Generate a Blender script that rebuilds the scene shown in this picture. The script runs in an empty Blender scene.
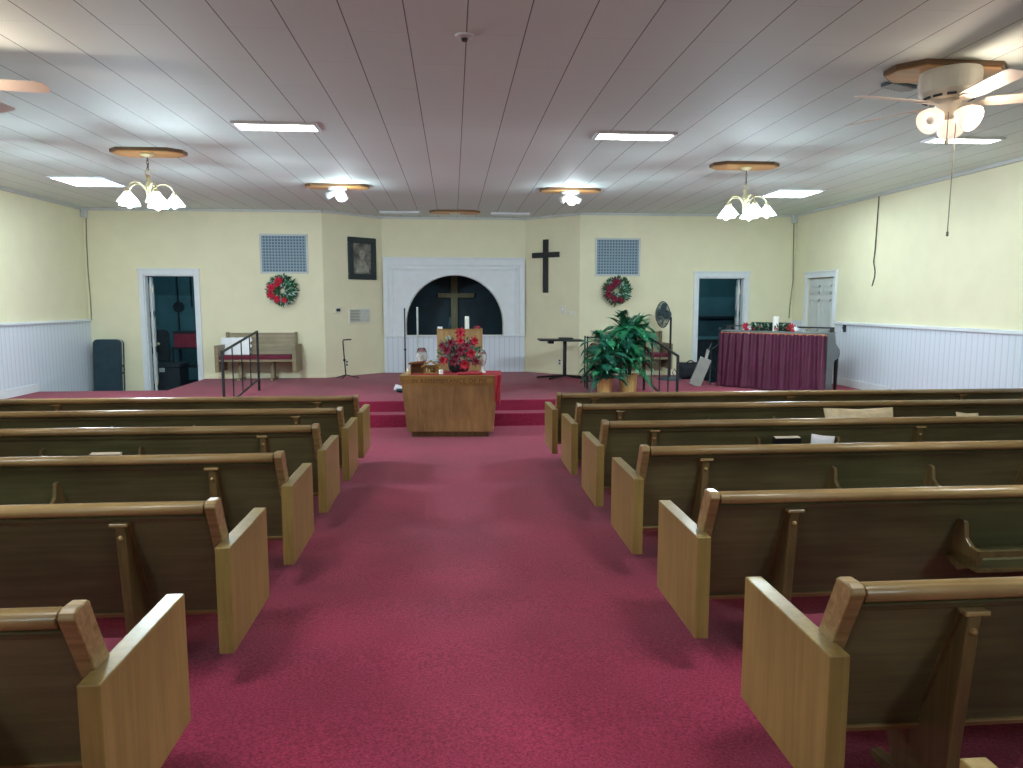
import bpy, bmesh, math, random
from mathutils import Vector, Matrix
random.seed(7)
PI = math.pi
scn = bpy.context.scene
COL = scn.collection

# ------------------------------------------------------------------ camera model (real place coordinates from the photograph)
F = 720.0; CX, CY = 511.5, 384.0; VX, VY = 453.0, 302.5; H = 1.6
pitch = math.atan((CY - VY) / F)
yaw = math.atan((CX - VX) / F * math.cos(pitch))
FW = Vector((math.sin(yaw) * math.cos(pitch), math.cos(yaw) * math.cos(pitch), -math.sin(pitch)))
RT = Vector((math.cos(yaw), -math.sin(yaw), 0))
UP = RT.cross(FW)
EYE = Vector((0, 0, H))
def ray(x, y): return FW + RT * ((x - CX) / F) + UP * ((CY - y) / F)
def at(x, y, X=None, Y=None, Z=None):
    d = ray(x, y)
    t = X / d.x if X is not None else (Y / d.y if Y is not None else (Z - H) / d.z)
    return EYE + d * t
def atp(x, y, p0, n):
    d = ray(x, y); t = (Vector(p0) - EYE).dot(n) / d.dot(n)
    return EYE + d * t
SL = -0.018                       # the nave floor falls gently towards the platform
def fl(Y): return SL * Y
CEIL = 3.32; PLAT = 0.16; STEP = 0.0
XL, XR = -6.76, 6.80; YB = 14.05; YC = 15.0; YREAR = -4.0
BXL, BXR, CXL, CXR = -2.45, 2.47, -1.43, 1.50
YP1, YP2 = 10.32, 10.6

# ------------------------------------------------------------------ materials
def lin(c):
    c /= 255.0
    return c / 12.92 if c <= 0.04045 else ((c + 0.055) / 1.055) ** 2.4
def rgb(r, g, b): return (lin(r), lin(g), lin(b), 1)
def new_mat(name):
    m = bpy.data.materials.new(name); m.use_nodes = True
    nt = m.node_tree
    return m, nt, nt.nodes['Principled BSDF']
def noise_mix(nt, c1, c2, scale, detail=4, vec=None, lo=0.35, hi=0.65):
    n = nt.nodes.new('ShaderNodeTexNoise'); n.inputs['Scale'].default_value = scale; n.inputs['Detail'].default_value = detail
    if vec is not None: nt.links.new(vec, n.inputs['Vector'])
    r = nt.nodes.new('ShaderNodeValToRGB')
    r.color_ramp.elements[0].position = lo; r.color_ramp.elements[0].color = c1
    r.color_ramp.elements[1].position = hi; r.color_ramp.elements[1].color = c2
    nt.links.new(n.outputs['Fac'], r.inputs['Fac'])
    return n, r
def coords(nt, scale=(1, 1, 1), rot=(0, 0, 0), kind='Object'):
    tc = nt.nodes.new('ShaderNodeTexCoord'); mp = nt.nodes.new('ShaderNodeMapping')
    mp.inputs['Scale'].default_value = scale; mp.inputs['Rotation'].default_value = rot
    nt.links.new(tc.outputs[kind], mp.inputs['Vector'])
    return mp.outputs['Vector']
def plain(name, c, rough=0.6, metal=0.0, var=0.12, scale=8, bump=0.0, spec=0.5):
    m, nt, p = new_mat(name)
    v = coords(nt)
    d = tuple(x * (1 - var) for x in c[:3]) + (1,); e = tuple(min(1, x * (1 + var)) for x in c[:3]) + (1,)
    n, r = noise_mix(nt, d, e, scale, 4, v)
    nt.links.new(r.outputs['Color'], p.inputs['Base Color'])
    p.inputs['Roughness'].default_value = rough; p.inputs['Metallic'].default_value = metal
    p.inputs['Specular IOR Level'].default_value = spec
    if bump:
        b = nt.nodes.new('ShaderNodeBump'); b.inputs['Strength'].default_value = bump; b.inputs['Distance'].default_value = 0.01
        nt.links.new(n.outputs['Fac'], b.inputs['Height']); nt.links.new(b.outputs['Normal'], p.inputs['Normal'])
    return m
def wood(name, c1, c2, axis='x', rough=0.35, fine=26, spec=0.5):
    m, nt, p = new_mat(name)
    s = [fine, fine, fine]; s['xyz'.index(axis)] = 1.1
    v = coords(nt, tuple(s))
    n, r = noise_mix(nt, c1, c2, 1.6, 7, v, 0.3, 0.72)
    n.inputs['Distortion'].default_value = 0.6
    v2 = coords(nt, (1.3, 1.3, 1.3)); n2, r2 = noise_mix(nt, (.78, .78, .78, 1), (1.12, 1.12, 1.12, 1), 1.5, 3, v2)
    mx = nt.nodes.new('ShaderNodeMix'); mx.data_type = 'RGBA'; mx.blend_type = 'MULTIPLY'; mx.inputs[0].default_value = 1
    nt.links.new(r.outputs['Color'], mx.inputs[6]); nt.links.new(r2.outputs['Color'], mx.inputs[7])
    nt.links.new(mx.outputs[2], p.inputs['Base Color'])
    p.inputs['Roughness'].default_value = rough; p.inputs['Specular IOR Level'].default_value = spec
    b = nt.nodes.new('ShaderNodeBump'); b.inputs['Strength'].default_value = 0.08; b.inputs['Distance'].default_value = 0.004
    nt.links.new(n.outputs['Fac'], b.inputs['Height']); nt.links.new(b.outputs['Normal'], p.inputs['Normal'])
    return m
def emit(name, c, e, strength, rough=0.3):
    m, nt, p = new_mat(name)
    p.inputs['Base Color'].default_value = c; p.inputs['Roughness'].default_value = rough
    p.inputs['Emission Color'].default_value = e; p.inputs['Emission Strength'].default_value = strength
    return m
def glass(name, c=(1, 1, 1, 1), rough=0.05):
    m, nt, p = new_mat(name)
    p.inputs['Base Color'].default_value = c; p.inputs['Roughness'].default_value = rough
    p.inputs['Transmission Weight'].default_value = 0.95; p.inputs['IOR'].default_value = 1.3
    return m

M = {}
# carpet
m, nt, p = new_mat('carpet')
v = coords(nt)
n1, r1 = noise_mix(nt, rgb(106, 18, 43), rgb(158, 46, 80), 95, 4, v, 0.3, 0.7)
n2, r2 = noise_mix(nt, (.82, .82, .82, 1), (1.1, 1.1, 1.1, 1), 1.1, 5, v)
mx = nt.nodes.new('ShaderNodeMix'); mx.data_type = 'RGBA'; mx.blend_type = 'MULTIPLY'; mx.inputs[0].default_value = 1
nt.links.new(r1.outputs['Color'], mx.inputs[6]); nt.links.new(r2.outputs['Color'], mx.inputs[7])
nt.links.new(mx.outputs[2], p.inputs['Base Color']); p.inputs['Roughness'].default_value = 0.95
p.inputs['Specular IOR Level'].default_value = 0.1
p.inputs['Sheen Weight'].default_value = 0.15
b = nt.nodes.new('ShaderNodeBump'); b.inputs['Strength'].default_value = 0.5; b.inputs['Distance'].default_value = 0.006
nt.links.new(n1.outputs['Fac'], b.inputs['Height']); nt.links.new(b.outputs['Normal'], p.inputs['Normal'])
M['carpet'] = m
# ceiling tiles: long planks along Y, 0.375 wide
m, nt, p = new_mat('ceiling_tile')
tc = nt.nodes.new('ShaderNodeTexCoord'); mp = nt.nodes.new('ShaderNodeMapping')
mp.inputs['Rotation'].default_value = (0, 0, PI / 2); mp.inputs['Location'].default_value = (0.0, 0.2725, 0)
nt.links.new(tc.outputs['Object'], mp.inputs['Vector'])
br = nt.nodes.new('ShaderNodeTexBrick')
br.inputs['Color1'].default_value = rgb(218, 230, 226); br.inputs['Color2'].default_value = rgb(214, 226, 223)
br.inputs['Mortar'].default_value = rgb(112, 114, 114); br.inputs['Scale'].default_value = 1.0
br.inputs['Mortar Size'].default_value = 0.0042; br.inputs['Mortar Smooth'].default_value = 0.2
br.inputs['Brick Width'].default_value = 60.0; br.inputs['Row Height'].default_value = 0.375
nt.links.new(mp.outputs['Vector'], br.inputs['Vector'])
br2 = nt.nodes.new('ShaderNodeTexBrick')
for i, c in (('Color1', (1, 1, 1, 1)), ('Color2', (.985, .985, .985, 1)), ('Mortar', (.86, .86, .86, 1))): br2.inputs[i].default_value = c
br2.inputs['Scale'].default_value = 1.0; br2.inputs['Mortar Size'].default_value = 0.004
br2.inputs['Brick Width'].default_value = 1.22; br2.inputs['Row Height'].default_value = 0.375
nt.links.new(mp.outputs['Vector'], br2.inputs['Vector'])
mx = nt.nodes.new('ShaderNodeMix'); mx.data_type = 'RGBA'; mx.blend_type = 'MULTIPLY'; mx.inputs[0].default_value = 1
nt.links.new(br.outputs['Color'], mx.inputs[6]); nt.links.new(br2.outputs['Color'], mx.inputs[7])
nt.links.new(mx.outputs[2], p.inputs['Base Color']); p.inputs['Roughness'].default_value = 0.7
M['ceiling'] = m
M['wall'] = plain('wall_paint', rgb(230, 225, 194), 0.75, var=0.02, scale=3, bump=0.1)
# beadboard
m, nt, p = new_mat('beadboard')
v = coords(nt)
w = nt.nodes.new('ShaderNodeTexWave'); w.wave_type = 'BANDS'; w.bands_direction = 'DIAGONAL'
mp = v.node; mp.inputs['Scale'].default_value = (1, 1, 0)
w.inputs['Scale'].default_value = 6.0; w.inputs['Distortion'].default_value = 0
r = nt.nodes.new('ShaderNodeValToRGB'); r.color_ramp.elements[0].position = 0.0; r.color_ramp.elements[0].color = rgb(194, 204, 218)
r.color_ramp.elements[1].position = 0.12; r.color_ramp.elements[1].color = rgb(216, 224, 236)
nt.links.new(v, w.inputs['Vector']); nt.links.new(w.outputs['Fac'], r.inputs['Fac']); nt.links.new(r.outputs['Color'], p.inputs['Base Color'])
p.inputs['Roughness'].default_value = 0.45
b = nt.nodes.new('ShaderNodeBump'); b.inputs['Strength'].default_value = 0.3; b.inputs['Distance'].default_value = 0.004
nt.links.new(w.outputs['Fac'], b.inputs['Height']); nt.links.new(b.outputs['Normal'], p.inputs['Normal'])
M['bead'] = m
M['white'] = plain('white_paint', rgb(222, 228, 234), 0.45, var=0.02)
M['crown'] = plain('grey_crown_paint', rgb(196, 200, 198), 0.5, var=0.03)
M['door'] = plain('door_paint', rgb(200, 205, 205), 0.45, var=0.02)
M['teal'] = plain('recess_shadow_teal', rgb(5, 46, 62), 0.6, var=0.25, scale=3)  # teal tint of the shadows put into the recess colour
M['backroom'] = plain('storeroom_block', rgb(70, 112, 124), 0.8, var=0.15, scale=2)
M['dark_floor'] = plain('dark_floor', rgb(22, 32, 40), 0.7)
M['pew_end'] = wood('pew_end_oak', rgb(128, 106, 58), rgb(152, 128, 74), 'z', 0.32, 22)
M['pew_back'] = wood('pew_back_walnut', rgb(84, 80, 54), rgb(106, 100, 68), 'x', 0.38, 20)
M['pew_rail'] = wood('pew_rail_oak', rgb(132, 106, 66), rgb(166, 136, 92), 'x', 0.26, 26)
M['pew_leg'] = wood('pew_leg_oak', rgb(86, 70, 42), rgb(116, 94, 58), 'z', 0.35, 24)
M['cushion'] = plain('burgundy_upholstery', rgb(104, 28, 52), 0.9, var=0.15, scale=60)
M['oak'] = wood('altar_oak', rgb(140, 112, 72), rgb(172, 140, 94), 'z', 0.4, 10)
M['oak_x'] = wood('altar_top_oak', rgb(140, 104, 52), rgb(176, 140, 80), 'x', 0.4, 14)
M['oak_dark'] = wood('carved_oak', rgb(84, 62, 34), rgb(100, 74, 40), 'x', 0.6)
M['plaque'] = wood('stained_plaque', rgb(182, 128, 72), rgb(212, 160, 100), 'x', 0.4, 18)
M['plaque_edge'] = wood('stained_plaque_edge', rgb(96, 68, 42), rgb(120, 88, 56), 'x', 0.4, 18)
M['grey_wood'] = wood('aged_bench_wood', rgb(128, 114, 88), rgb(152, 138, 108), 'x', 0.5, 18)
M['black'] = plain('black_metal', rgb(20, 24, 28), 0.45, var=0.2)
M['black_cross'] = wood('black_stained_wood', rgb(20, 24, 30), rgb(32, 36, 42), 'z', 0.5)
M['case'] = plain('case_vinyl', rgb(26, 52, 64), 0.6, var=0.15)
M['grille'] = None
m, nt, p = new_mat('grille_weave')
v = coords(nt)
ck = nt.nodes.new('ShaderNodeTexBrick'); ck.offset = 0.0
ck.inputs['Color1'].default_value = rgb(72, 96, 116); ck.inputs['Color2'].default_value = rgb(80, 104, 122); ck.inputs['Mortar'].default_value = rgb(136, 158, 172)
ck.inputs['Scale'].default_value = 1.0; ck.inputs['Mortar Size'].default_value = 0.011; ck.inputs['Brick Width'].default_value = 0.056; ck.inputs['Row Height'].default_value = 0.056
v.node.inputs['Rotation'].default_value = (-PI / 2, 0, 0)
nt.links.new(v, ck.inputs['Vector']); nt.links.new(ck.outputs['Color'], p.inputs['Base Color']); p.inputs['Roughness'].default_value = 0.6
M['grille'] = m
M['green'] = plain('wreath_needles', rgb(38, 84, 48), 0.7, var=0.4, scale=30)
M['palm'] = plain('palm_leaf', rgb(38, 128, 84), 0.5, var=0.45, scale=9)
M['palm_dark'] = plain('palm_leaf_dark', rgb(24, 96, 76), 0.5, var=0.4, scale=9)
M['red'] = plain('red_petal', rgb(184, 30, 58), 0.6, var=0.25, scale=20)
M['dark_red'] = plain('burgundy_petal', rgb(120, 22, 52), 0.65, var=0.25, scale=20)
M['pale_leaf'] = plain('frosted_leaf', rgb(172, 196, 190), 0.6, var=0.15, scale=20)
M['gold'] = plain('brass', rgb(226, 218, 178), 0.3, metal=0.35, var=0.08)
M['chain'] = plain('dull_chain', rgb(110, 106, 96), 0.4, metal=0.8)
M['cream'] = plain('cream_cloth', rgb(214, 198, 166), 0.9, var=0.1, scale=20, bump=0.3)
M['paper'] = plain('white_paper', rgb(236, 238, 244), 0.8, var=0.03)
M['wax'] = plain('white_wax', rgb(238, 238, 232), 0.5, var=0.02)
M['glass'] = glass('clear_glass')
M['pot'] = wood('split_bamboo', rgb(180, 142, 82), rgb(222, 188, 124), 'z', 0.5, 30)
M['soil'] = plain('potting_soil', rgb(60, 46, 34), 0.95)
M['grey_board'] = plain('grey_board', rgb(146, 148, 142), 0.6, var=0.06)
M['piano'] = plain('grey_piano_lacquer', rgb(112, 122, 124), 0.4, var=0.06)
M['keys'] = plain('ivory_keys', rgb(230, 228, 218), 0.3, var=0.02)
M['pcurtain'] = plain('crimson_satin', rgb(80, 24, 54), 0.5, var=0.15, scale=6)
M['curtain_rod'] = plain('copper_rod', rgb(190, 122, 84), 0.35, metal=0.3)
M['runner'] = plain('red_runner', rgb(168, 40, 58), 0.8, var=0.1, scale=30)
M['fan_white'] = plain('fan_enamel', rgb(214, 206, 190), 0.4, var=0.03)
M['fan_blade'] = plain('fan_blade_white', rgb(226, 212, 200), 0.45, var=0.03)
M['fan_slot'] = plain('dark_slot', rgb(40, 46, 48), 0.6)
M['fan_grey'] = plain('fan_guard_grey', rgb(64, 86, 92), 0.5, var=0.2)
M['track'] = plain('white_track', rgb(220, 226, 230), 0.4, var=0.02)
M['fluoro'] = emit('fluorescent_lens', rgb(255, 255, 255), (0.82, 0.98, 1.0, 1), 9.0)
M['fluoro_warm'] = emit('fluorescent_lens_warm', rgb(255, 250, 235), (0.98, 1.0, 0.86, 1), 6.5)
M['fluoro_fill'] = emit('fluorescent_lens_fill', rgb(255, 255, 255), (0.9, 1.0, 0.98, 1), 14.0)  # lens of the added fill panels out of view
M['shade'] = emit('lit_frosted_shade', rgb(235, 245, 250), (0.82, 0.93, 1.0, 1), 1.6)
M['bulb'] = emit('lit_cool_bulb', rgb(255, 255, 255), (0.85, 0.95, 1.0, 1), 30)
M['bulb_spot'] = emit('lit_spot_bulb', rgb(255, 255, 255), (0.88, 0.97, 1.0, 1), 6)
M['bulb_warm'] = emit('lit_warm_bulb', rgb(255, 250, 240), (1.0, 0.86, 0.72, 1), 10)
M['shade_warm'] = emit('lit_warm_shade', rgb(250, 232, 214), (1.0, 0.78, 0.62, 1), 0.35)
M['frame'] = plain('dark_carved_frame', rgb(28, 44, 48), 0.5, var=0.35, scale=40, bump=0.4)
m, nt, p = new_mat('faded_sepia_print')
v = coords(nt, (2.2, 2.2, 2.2)); n, r = noise_mix(nt, rgb(52, 56, 56), rgb(150, 146, 134), 2.4, 3, v, 0.35, 0.7)
nt.links.new(r.outputs['Color'], p.inputs['Base Color']); p.inputs['Roughness'].default_value = 0.5
M['print'] = m
M['print_pale'] = plain('faded_sepia_figure', rgb(150, 148, 138), 0.6, var=0.25, scale=14)
M['plate'] = plain('switch_plate', rgb(226, 224, 206), 0.5, var=0.02)
M['maroon_box'] = plain('maroon_box', rgb(126, 34, 58), 0.6)
M['bag'] = plain('black_canvas', rgb(18, 26, 36), 0.8, var=0.3)
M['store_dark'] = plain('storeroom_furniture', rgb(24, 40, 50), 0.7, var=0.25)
M['cable'] = plain('grey_cable', rgb(120, 122, 104), 0.6)
M['dark_cable'] = plain('dark_cable', rgb(70, 70, 58), 0.6)
M['straw'] = plain('straw_thatch', rgb(170, 136, 76), 0.9, var=0.3, scale=30)
M['brown'] = wood('rough_brown_wood', rgb(110, 68, 40), rgb(146, 96, 58), 'x', 0.7)
M['cross_wood'] = wood('weathered_cross_wood', rgb(104, 104, 76), rgb(136, 132, 100), 'z', 0.6)
M['book'] = plain('black_leatherette', rgb(20, 20, 24), 0.5)
M['pages'] = plain('page_edges', rgb(232, 222, 206), 0.8, var=0.04)
M['white_metal'] = plain('pale_metal', rgb(190, 200, 200), 0.35, metal=0.3)
M['water'] = glass('stream_glass', (0.8, 0.9, 0.92, 1))

# ------------------------------------------------------------------ mesh building
class MB:
    def __init__(s): s.bm = bmesh.new()
    def add(s, vs, fs):
        b = [s.bm.verts.new(v) for v in vs]
        for f in fs:
            try: s.bm.faces.new([b[i] for i in f])
            except ValueError: pass
        return s
    def box(s, x0, x1, y0, y1, z0, z1, mat=None):
        vs = [Vector((x, y, z)) for x in (x0, x1) for y in (y0, y1) for z in (z0, z1)]
        if mat is not None: vs = [mat @ v for v in vs]
        return s.add(vs, [(0, 1, 3, 2), (4, 6, 7, 5), (0, 4, 5, 1), (2, 3, 7, 6), (0, 2, 6, 4), (1, 5, 7, 3)])
    def prism(s, poly, axis, a, b, mat=None):
        n = len(poly); vs = []
        for t in (a, b):
            for (u, v) in poly:
                P = {'x': (t, u, v), 'y': (u, t, v), 'z': (u, v, t)}[axis]
                vs.append(mat @ Vector(P) if mat is not None else Vector(P))
        fs = [tuple(range(n)), tuple(range(2 * n - 1, n - 1, -1))] + [(i, (i + 1) % n, n + (i + 1) % n, n + i) for i in range(n)]
        return s.add(vs, fs)
    def tube(s, pts, r, n=8, caps=True):
        pts = [Vector(q) for q in pts]; rings = []
        rr = r if isinstance(r, (list, tuple)) else [r] * len(pts)
        nrm = None
        for i, q in enumerate(pts):
            t = (pts[min(i + 1, len(pts) - 1)] - pts[max(i - 1, 0)]).normalized()
            if nrm is None: nrm = t.orthogonal().normalized()
            nrm = (nrm - t * nrm.dot(t)); nrm = nrm.normalized() if nrm.length > 1e-6 else t.orthogonal().normalized()
            bn = t.cross(nrm)
            rings.append([s.bm.verts.new(q + (nrm * math.cos(2 * PI * k / n) + bn * math.sin(2 * PI * k / n)) * rr[i]) for k in range(n)])
        for a, b in zip(rings, rings[1:]):
            for k in range(n): s.bm.faces.new((a[k], a[(k + 1) % n], b[(k + 1) % n], b[k]))
        if caps:
            s.bm.faces.new(rings[0][::-1]); s.bm.faces.new(rings[-1])
        return s
    def lathe(s, prof, c=(0, 0, 0), n=24, mat=None):
        rings = []
        for (r, z) in prof:
            ring = []
            for k in range(n):
                P = Vector((r * math.cos(2 * PI * k / n), r * math.sin(2 * PI * k / n), z))
                if mat is not None: P = mat @ P
                ring.append(s.bm.verts.new(P + Vector(c)))
            rings.append(ring)
        for a, b in zip(rings, rings[1:]):
            for k in range(n): s.bm.faces.new((a[k], a[(k + 1) % n], b[(k + 1) % n], b[k]))
        if prof[0][0] > 1e-4: s.bm.faces.new(rings[0][::-1])
        if prof[-1][0] > 1e-4: s.bm.faces.new(rings[-1])
        return s
    def ball(s, c, r, seg=12, sq=(1, 1, 1)):
        mat = Matrix.Translation(Vector(c)) @ Matrix.Diagonal((r * sq[0], r * sq[1], r * sq[2], 1))
        bmesh.ops.create_uvsphere(s.bm, u_segments=seg, v_segments=max(6, seg // 2 + 1), radius=1, matrix=mat)
        return s
    def leaf(s, base, tip, width, up=Vector((0, 0, 1)), fold=0.25):
        base = Vector(base); tip = Vector(tip); d = tip - base
        sd = d.cross(up)
        if sd.length < 1e-6: sd = d.orthogonal()
        sd = sd.normalized() * width; nn = sd.cross(d).normalized() * width * fold
        m1 = base + d * 0.35 + nn; m2 = base + d * 0.7 + nn * 0.7
        return s.add([base, base + d * 0.35 + sd, base + d * 0.7 + sd * .75, tip, base + d * 0.7 - sd * .75, base + d * 0.35 - sd, m1, m2],
                     [(0, 1, 6), (1, 2, 7, 6), (2, 3, 7), (0, 6, 5), (6, 7, 4, 5), (7, 3, 4)])
    def build(s, name, mat, parent=None, bevel=0.0, smooth=False, loc=None):
        bmesh.ops.recalc_face_normals(s.bm, faces=s.bm.faces[:])
        me = bpy.data.meshes.new(name); s.bm.to_mesh(me); s.bm.free()
        for q in (mat if isinstance(mat, list) else [mat]): me.materials.append(q)
        o = bpy.data.objects.new(name, me); COL.objects.link(o)
        if parent is not None: o.parent = parent
        if loc is not None: o.location = loc
        if bevel:
            b = o.modifiers.new('edge', 'BEVEL'); b.width = bevel; b.segments = 2; b.limit_method = 'ANGLE'; b.angle_limit = 0.7
            b.harden_normals = False
        if smooth:
            for f in me.polygons: f.use_smooth = True
        return o
def tag(o, label, cat, group=None, kind=None):
    o['label'] = label; o['category'] = cat
    if group: o['group'] = group
    if kind: o['kind'] = kind
    return o
def empty(name, loc, rz=0, label=None, cat=None, group=None):
    o = bpy.data.objects.new(name, None); COL.objects.link(o); o.location = loc; o.rotation_euler = (0, 0, rz)
    o.empty_display_size = 0.1
    if label: tag(o, label, cat, group)
    return o
def struct(name, mb, mat, parent=None, bevel=0):
    o = mb.build(name, mat, parent, bevel); o['kind'] = 'structure'; return o
def copy_tree(o, parent=None):
    c = o.copy(); COL.objects.link(c)
    if parent is not None: c.parent = parent
    for ch in list(o.children): copy_tree(ch, c)
    return c
def rot(ax, a): return Matrix.Rotation(a, 4, ax)
def tr(*v): return Matrix.Translation(Vector(v))
def light(name, loc, power, color, r=0.04):
    l = bpy.data.lights.new(name, 'POINT'); l.energy = power; l.color = color; l.shadow_soft_size = r
    o = bpy.data.objects.new(name, l); COL.objects.link(o); o.location = loc; return o

# ------------------------------------------------------------------ the setting
f = MB(); ys = (YREAR, YP1)
f.add([(XL, ys[0], fl(ys[0])), (XR, ys[0], fl(ys[0])), (XR, ys[1], fl(ys[1])), (XL, ys[1], fl(ys[1])),
       (XL, ys[0], -.5), (XR, ys[0], -.5), (XR, ys[1], -.5), (XL, ys[1], -.5)],
      [(0, 1, 2, 3), (4, 7, 6, 5), (0, 4, 5, 1), (2, 6, 7, 3), (1, 5, 6, 2), (0, 3, 7, 4)])
struct('floor', f, M['carpet'])
ZF = fl(YP1)
WLX, WLY = -4.72, 12.22; WRX, WRY = 4.66, 12.6
# platform in carpet: wide front step, platform slab with the two door wells cut out
struct('platform_step', MB().box(XL, XR, YP1, YP2 + .02, ZF - .2, STEP), M['carpet'], bevel=0.012)
poly = [(XL, YP2), (XR, YP2), (XR, WRY), (WRX, WRY), (WRX, YB), (BXR, YB), (CXR, YC), (CXL, YC), (BXL, YB), (WLX, YB), (WLX, WLY), (XL, WLY)]
struct('platform', MB().prism(poly, 'z', ZF - .2, PLAT), M['carpet'], bevel=0.012)
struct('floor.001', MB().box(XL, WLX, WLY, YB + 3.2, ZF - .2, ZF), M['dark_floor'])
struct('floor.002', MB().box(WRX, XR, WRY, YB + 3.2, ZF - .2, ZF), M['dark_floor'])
struct('ceiling', MB().box(XL - .3, XR + .3, YREAR - .2, YC + 2.6, CEIL, CEIL + .1), M['ceiling'])
struct('wall_left', MB().box(XL - .15, XL, YREAR, YB, -.5, CEIL), M['wall'])
# right wall has a closed door near the far end
dr = [at(808.5, 278, X=XR), at(835, 277, X=XR)]
DY0, DY1 = dr[1].y, dr[0].y; DZ = at(822, 277.5, X=XR).z
struct('wall_right', MB().box(XR, XR + .15, YREAR, DY0, -.5, CEIL).box(XR, XR + .15, DY1, YB, -.5, CEIL).box(XR, XR + .15, DY0, DY1, DZ, CEIL)
       .box(XR + .1, XR + .15, DY0, DY1, -.5, DZ), M['wall'])
struct('wall_rear', MB().box(XL - .15, XR + .15, YREAR - .15, YREAR, -.5, CEIL), M['wall'])
# back wall flanks with open doorways
lx0, lx1 = at(146.5, 330, Y=YB).x, at(197, 330, Y=YB).x
rx0, rx1 = at(697, 330, Y=YB).x, at(743, 330, Y=YB).x
LZ = at(170, 275, Y=YB).z; RZ = at(720, 277.5, Y=YB).z
struct('wall_back_left', MB().box(XL - .15, lx0, YB, YB + .14, -.5, CEIL).box(lx1, BXL, YB, YB + .14, -.5, CEIL).box(lx0, lx1, YB, YB + .14, LZ, CEIL), M['wall'])
struct('wall_back_right', MB().box(BXR, rx0, YB, YB + .14, -.5, CEIL).box(rx1, XR + .15, YB, YB + .14, -.5, CEIL).box(rx0, rx1, YB, YB + .14, RZ, CEIL), M['wall'])
struct('wall_angled_left', MB().prism([(BXL, YB), (CXL, YC), (CXL, YC + .14), (BXL - .1, YB + .14)], 'z', -.5, CEIL), M['wall'])
struct('wall_angled_right', MB().prism([(BXR, YB), (CXR, YC), (CXR, YC + .14), (BXR + .1, YB + .14)], 'z', -.5, CEIL), M['wall'])
# centre wall with arched opening
ax = at(455, 335, Y=YC).x; AZ0 = at(455, 335, Y=YC).z; AZT = at(455, 275.5, Y=YC).z
AR = (at(503, 335, Y=YC).x - at(407, 335, Y=YC).x) / 2
def arch_pts(r, z0, zt, n=28):
    zs = zt - r
    return [(ax + r * math.cos(PI * k / n), zs + r * math.sin(PI * k / n)) for k in range(n + 1)]
def arch_wall(x0, x1, z0, z1, y0, y1, r, mb):
    pts = arch_pts(r, AZ0, AZT); n = len(pts); h = n // 2
    right = [(x1, z0), (x1, z1), (ax, z1)] + pts[:h + 1][::-1] + [(ax + r, AZ0), (ax + r, z0)]
    left = [(ax, z1), (x0, z1), (x0, z0), (ax - r, z0), (ax - r, AZ0)] + pts[h:][::-1]
    mb.prism(right, 'y', y0, y1).prism(left, 'y', y0, y1)
    if AZ0 > z0: mb.box(ax - r, ax + r, y0, y1, z0, AZ0)
    return mb
struct('wall_back_center', arch_wall(CXL, CXR, -.5, CEIL, YC, YC + .14, AR, MB()), M['wall'])
PZT = at(455, 259.5, Y=YC).z
s0 = struct('trim_1', arch_wall(CXL + .02, CXR - .02, AZ0, PZT - .12, YC - .04, YC - .002, AR, MB()), M['white'])
t = MB()
x0, x1 = CXL + .02, CXR - .02
for (a, b2, c, d) in ((x0, x1, PZT - .12, PZT), (x0, x0 + .1, AZ0, PZT - .12), (x1 - .1, x1, AZ0, PZT - .12)): t.box(a, b2, YC - .07, YC - .002, c, d)
for (a, b2, c, d) in ((x0 + .16, x1 - .16, PZT - .22, PZT - .18), (x0 + .16, x0 + .2, AZ0, PZT - .18), (x1 - .2, x1 - .16, AZ0, PZT - .18)): t.box(a, b2, YC - .06, YC - .03, c, d)
t.box(x0, x1, YC - .075, YC - .002, AZ0 - .035, AZ0)
t.box(x0, x1, YC - .075, YC - .002, PZT, PZT + .04)
struct('trim_2', t, M['white'], bevel=.006)
struct('trim_3', MB().box(x0, x1, YC - .04, YC - .002, PLAT, AZ0 - .035), M['bead'])
t = MB(); pts = arch_pts(AR + .02, AZ0, AZT + .02)
t.tube([(ax + AR + .02, YC - .04, AZ0)] + [(q[0], YC - .04, q[1]) for q in pts] + [(ax - AR - .02, YC - .04, AZ0)], .022, 6)
struct('trim_4', t, M['white'])
# recess behind the arch
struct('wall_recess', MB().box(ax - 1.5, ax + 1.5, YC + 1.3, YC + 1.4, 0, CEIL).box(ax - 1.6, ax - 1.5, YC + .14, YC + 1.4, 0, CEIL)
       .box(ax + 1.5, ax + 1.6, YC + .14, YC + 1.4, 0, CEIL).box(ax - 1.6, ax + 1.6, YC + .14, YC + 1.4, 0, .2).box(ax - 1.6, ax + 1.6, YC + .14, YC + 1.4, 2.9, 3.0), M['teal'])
# storerooms behind the two doorways
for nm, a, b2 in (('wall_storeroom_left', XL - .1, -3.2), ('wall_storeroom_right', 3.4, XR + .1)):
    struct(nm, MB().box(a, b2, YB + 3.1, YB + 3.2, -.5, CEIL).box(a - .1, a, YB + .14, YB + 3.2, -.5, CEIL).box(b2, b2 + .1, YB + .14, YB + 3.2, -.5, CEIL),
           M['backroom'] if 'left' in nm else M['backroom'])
    light('storeroom_fill', ((a + b2) / 2, YB + 1.6, CEIL - .3), 9, (.6, .9, 1.0), .15)  # added fill light without a fixture, lifts the dark storeroom
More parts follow.
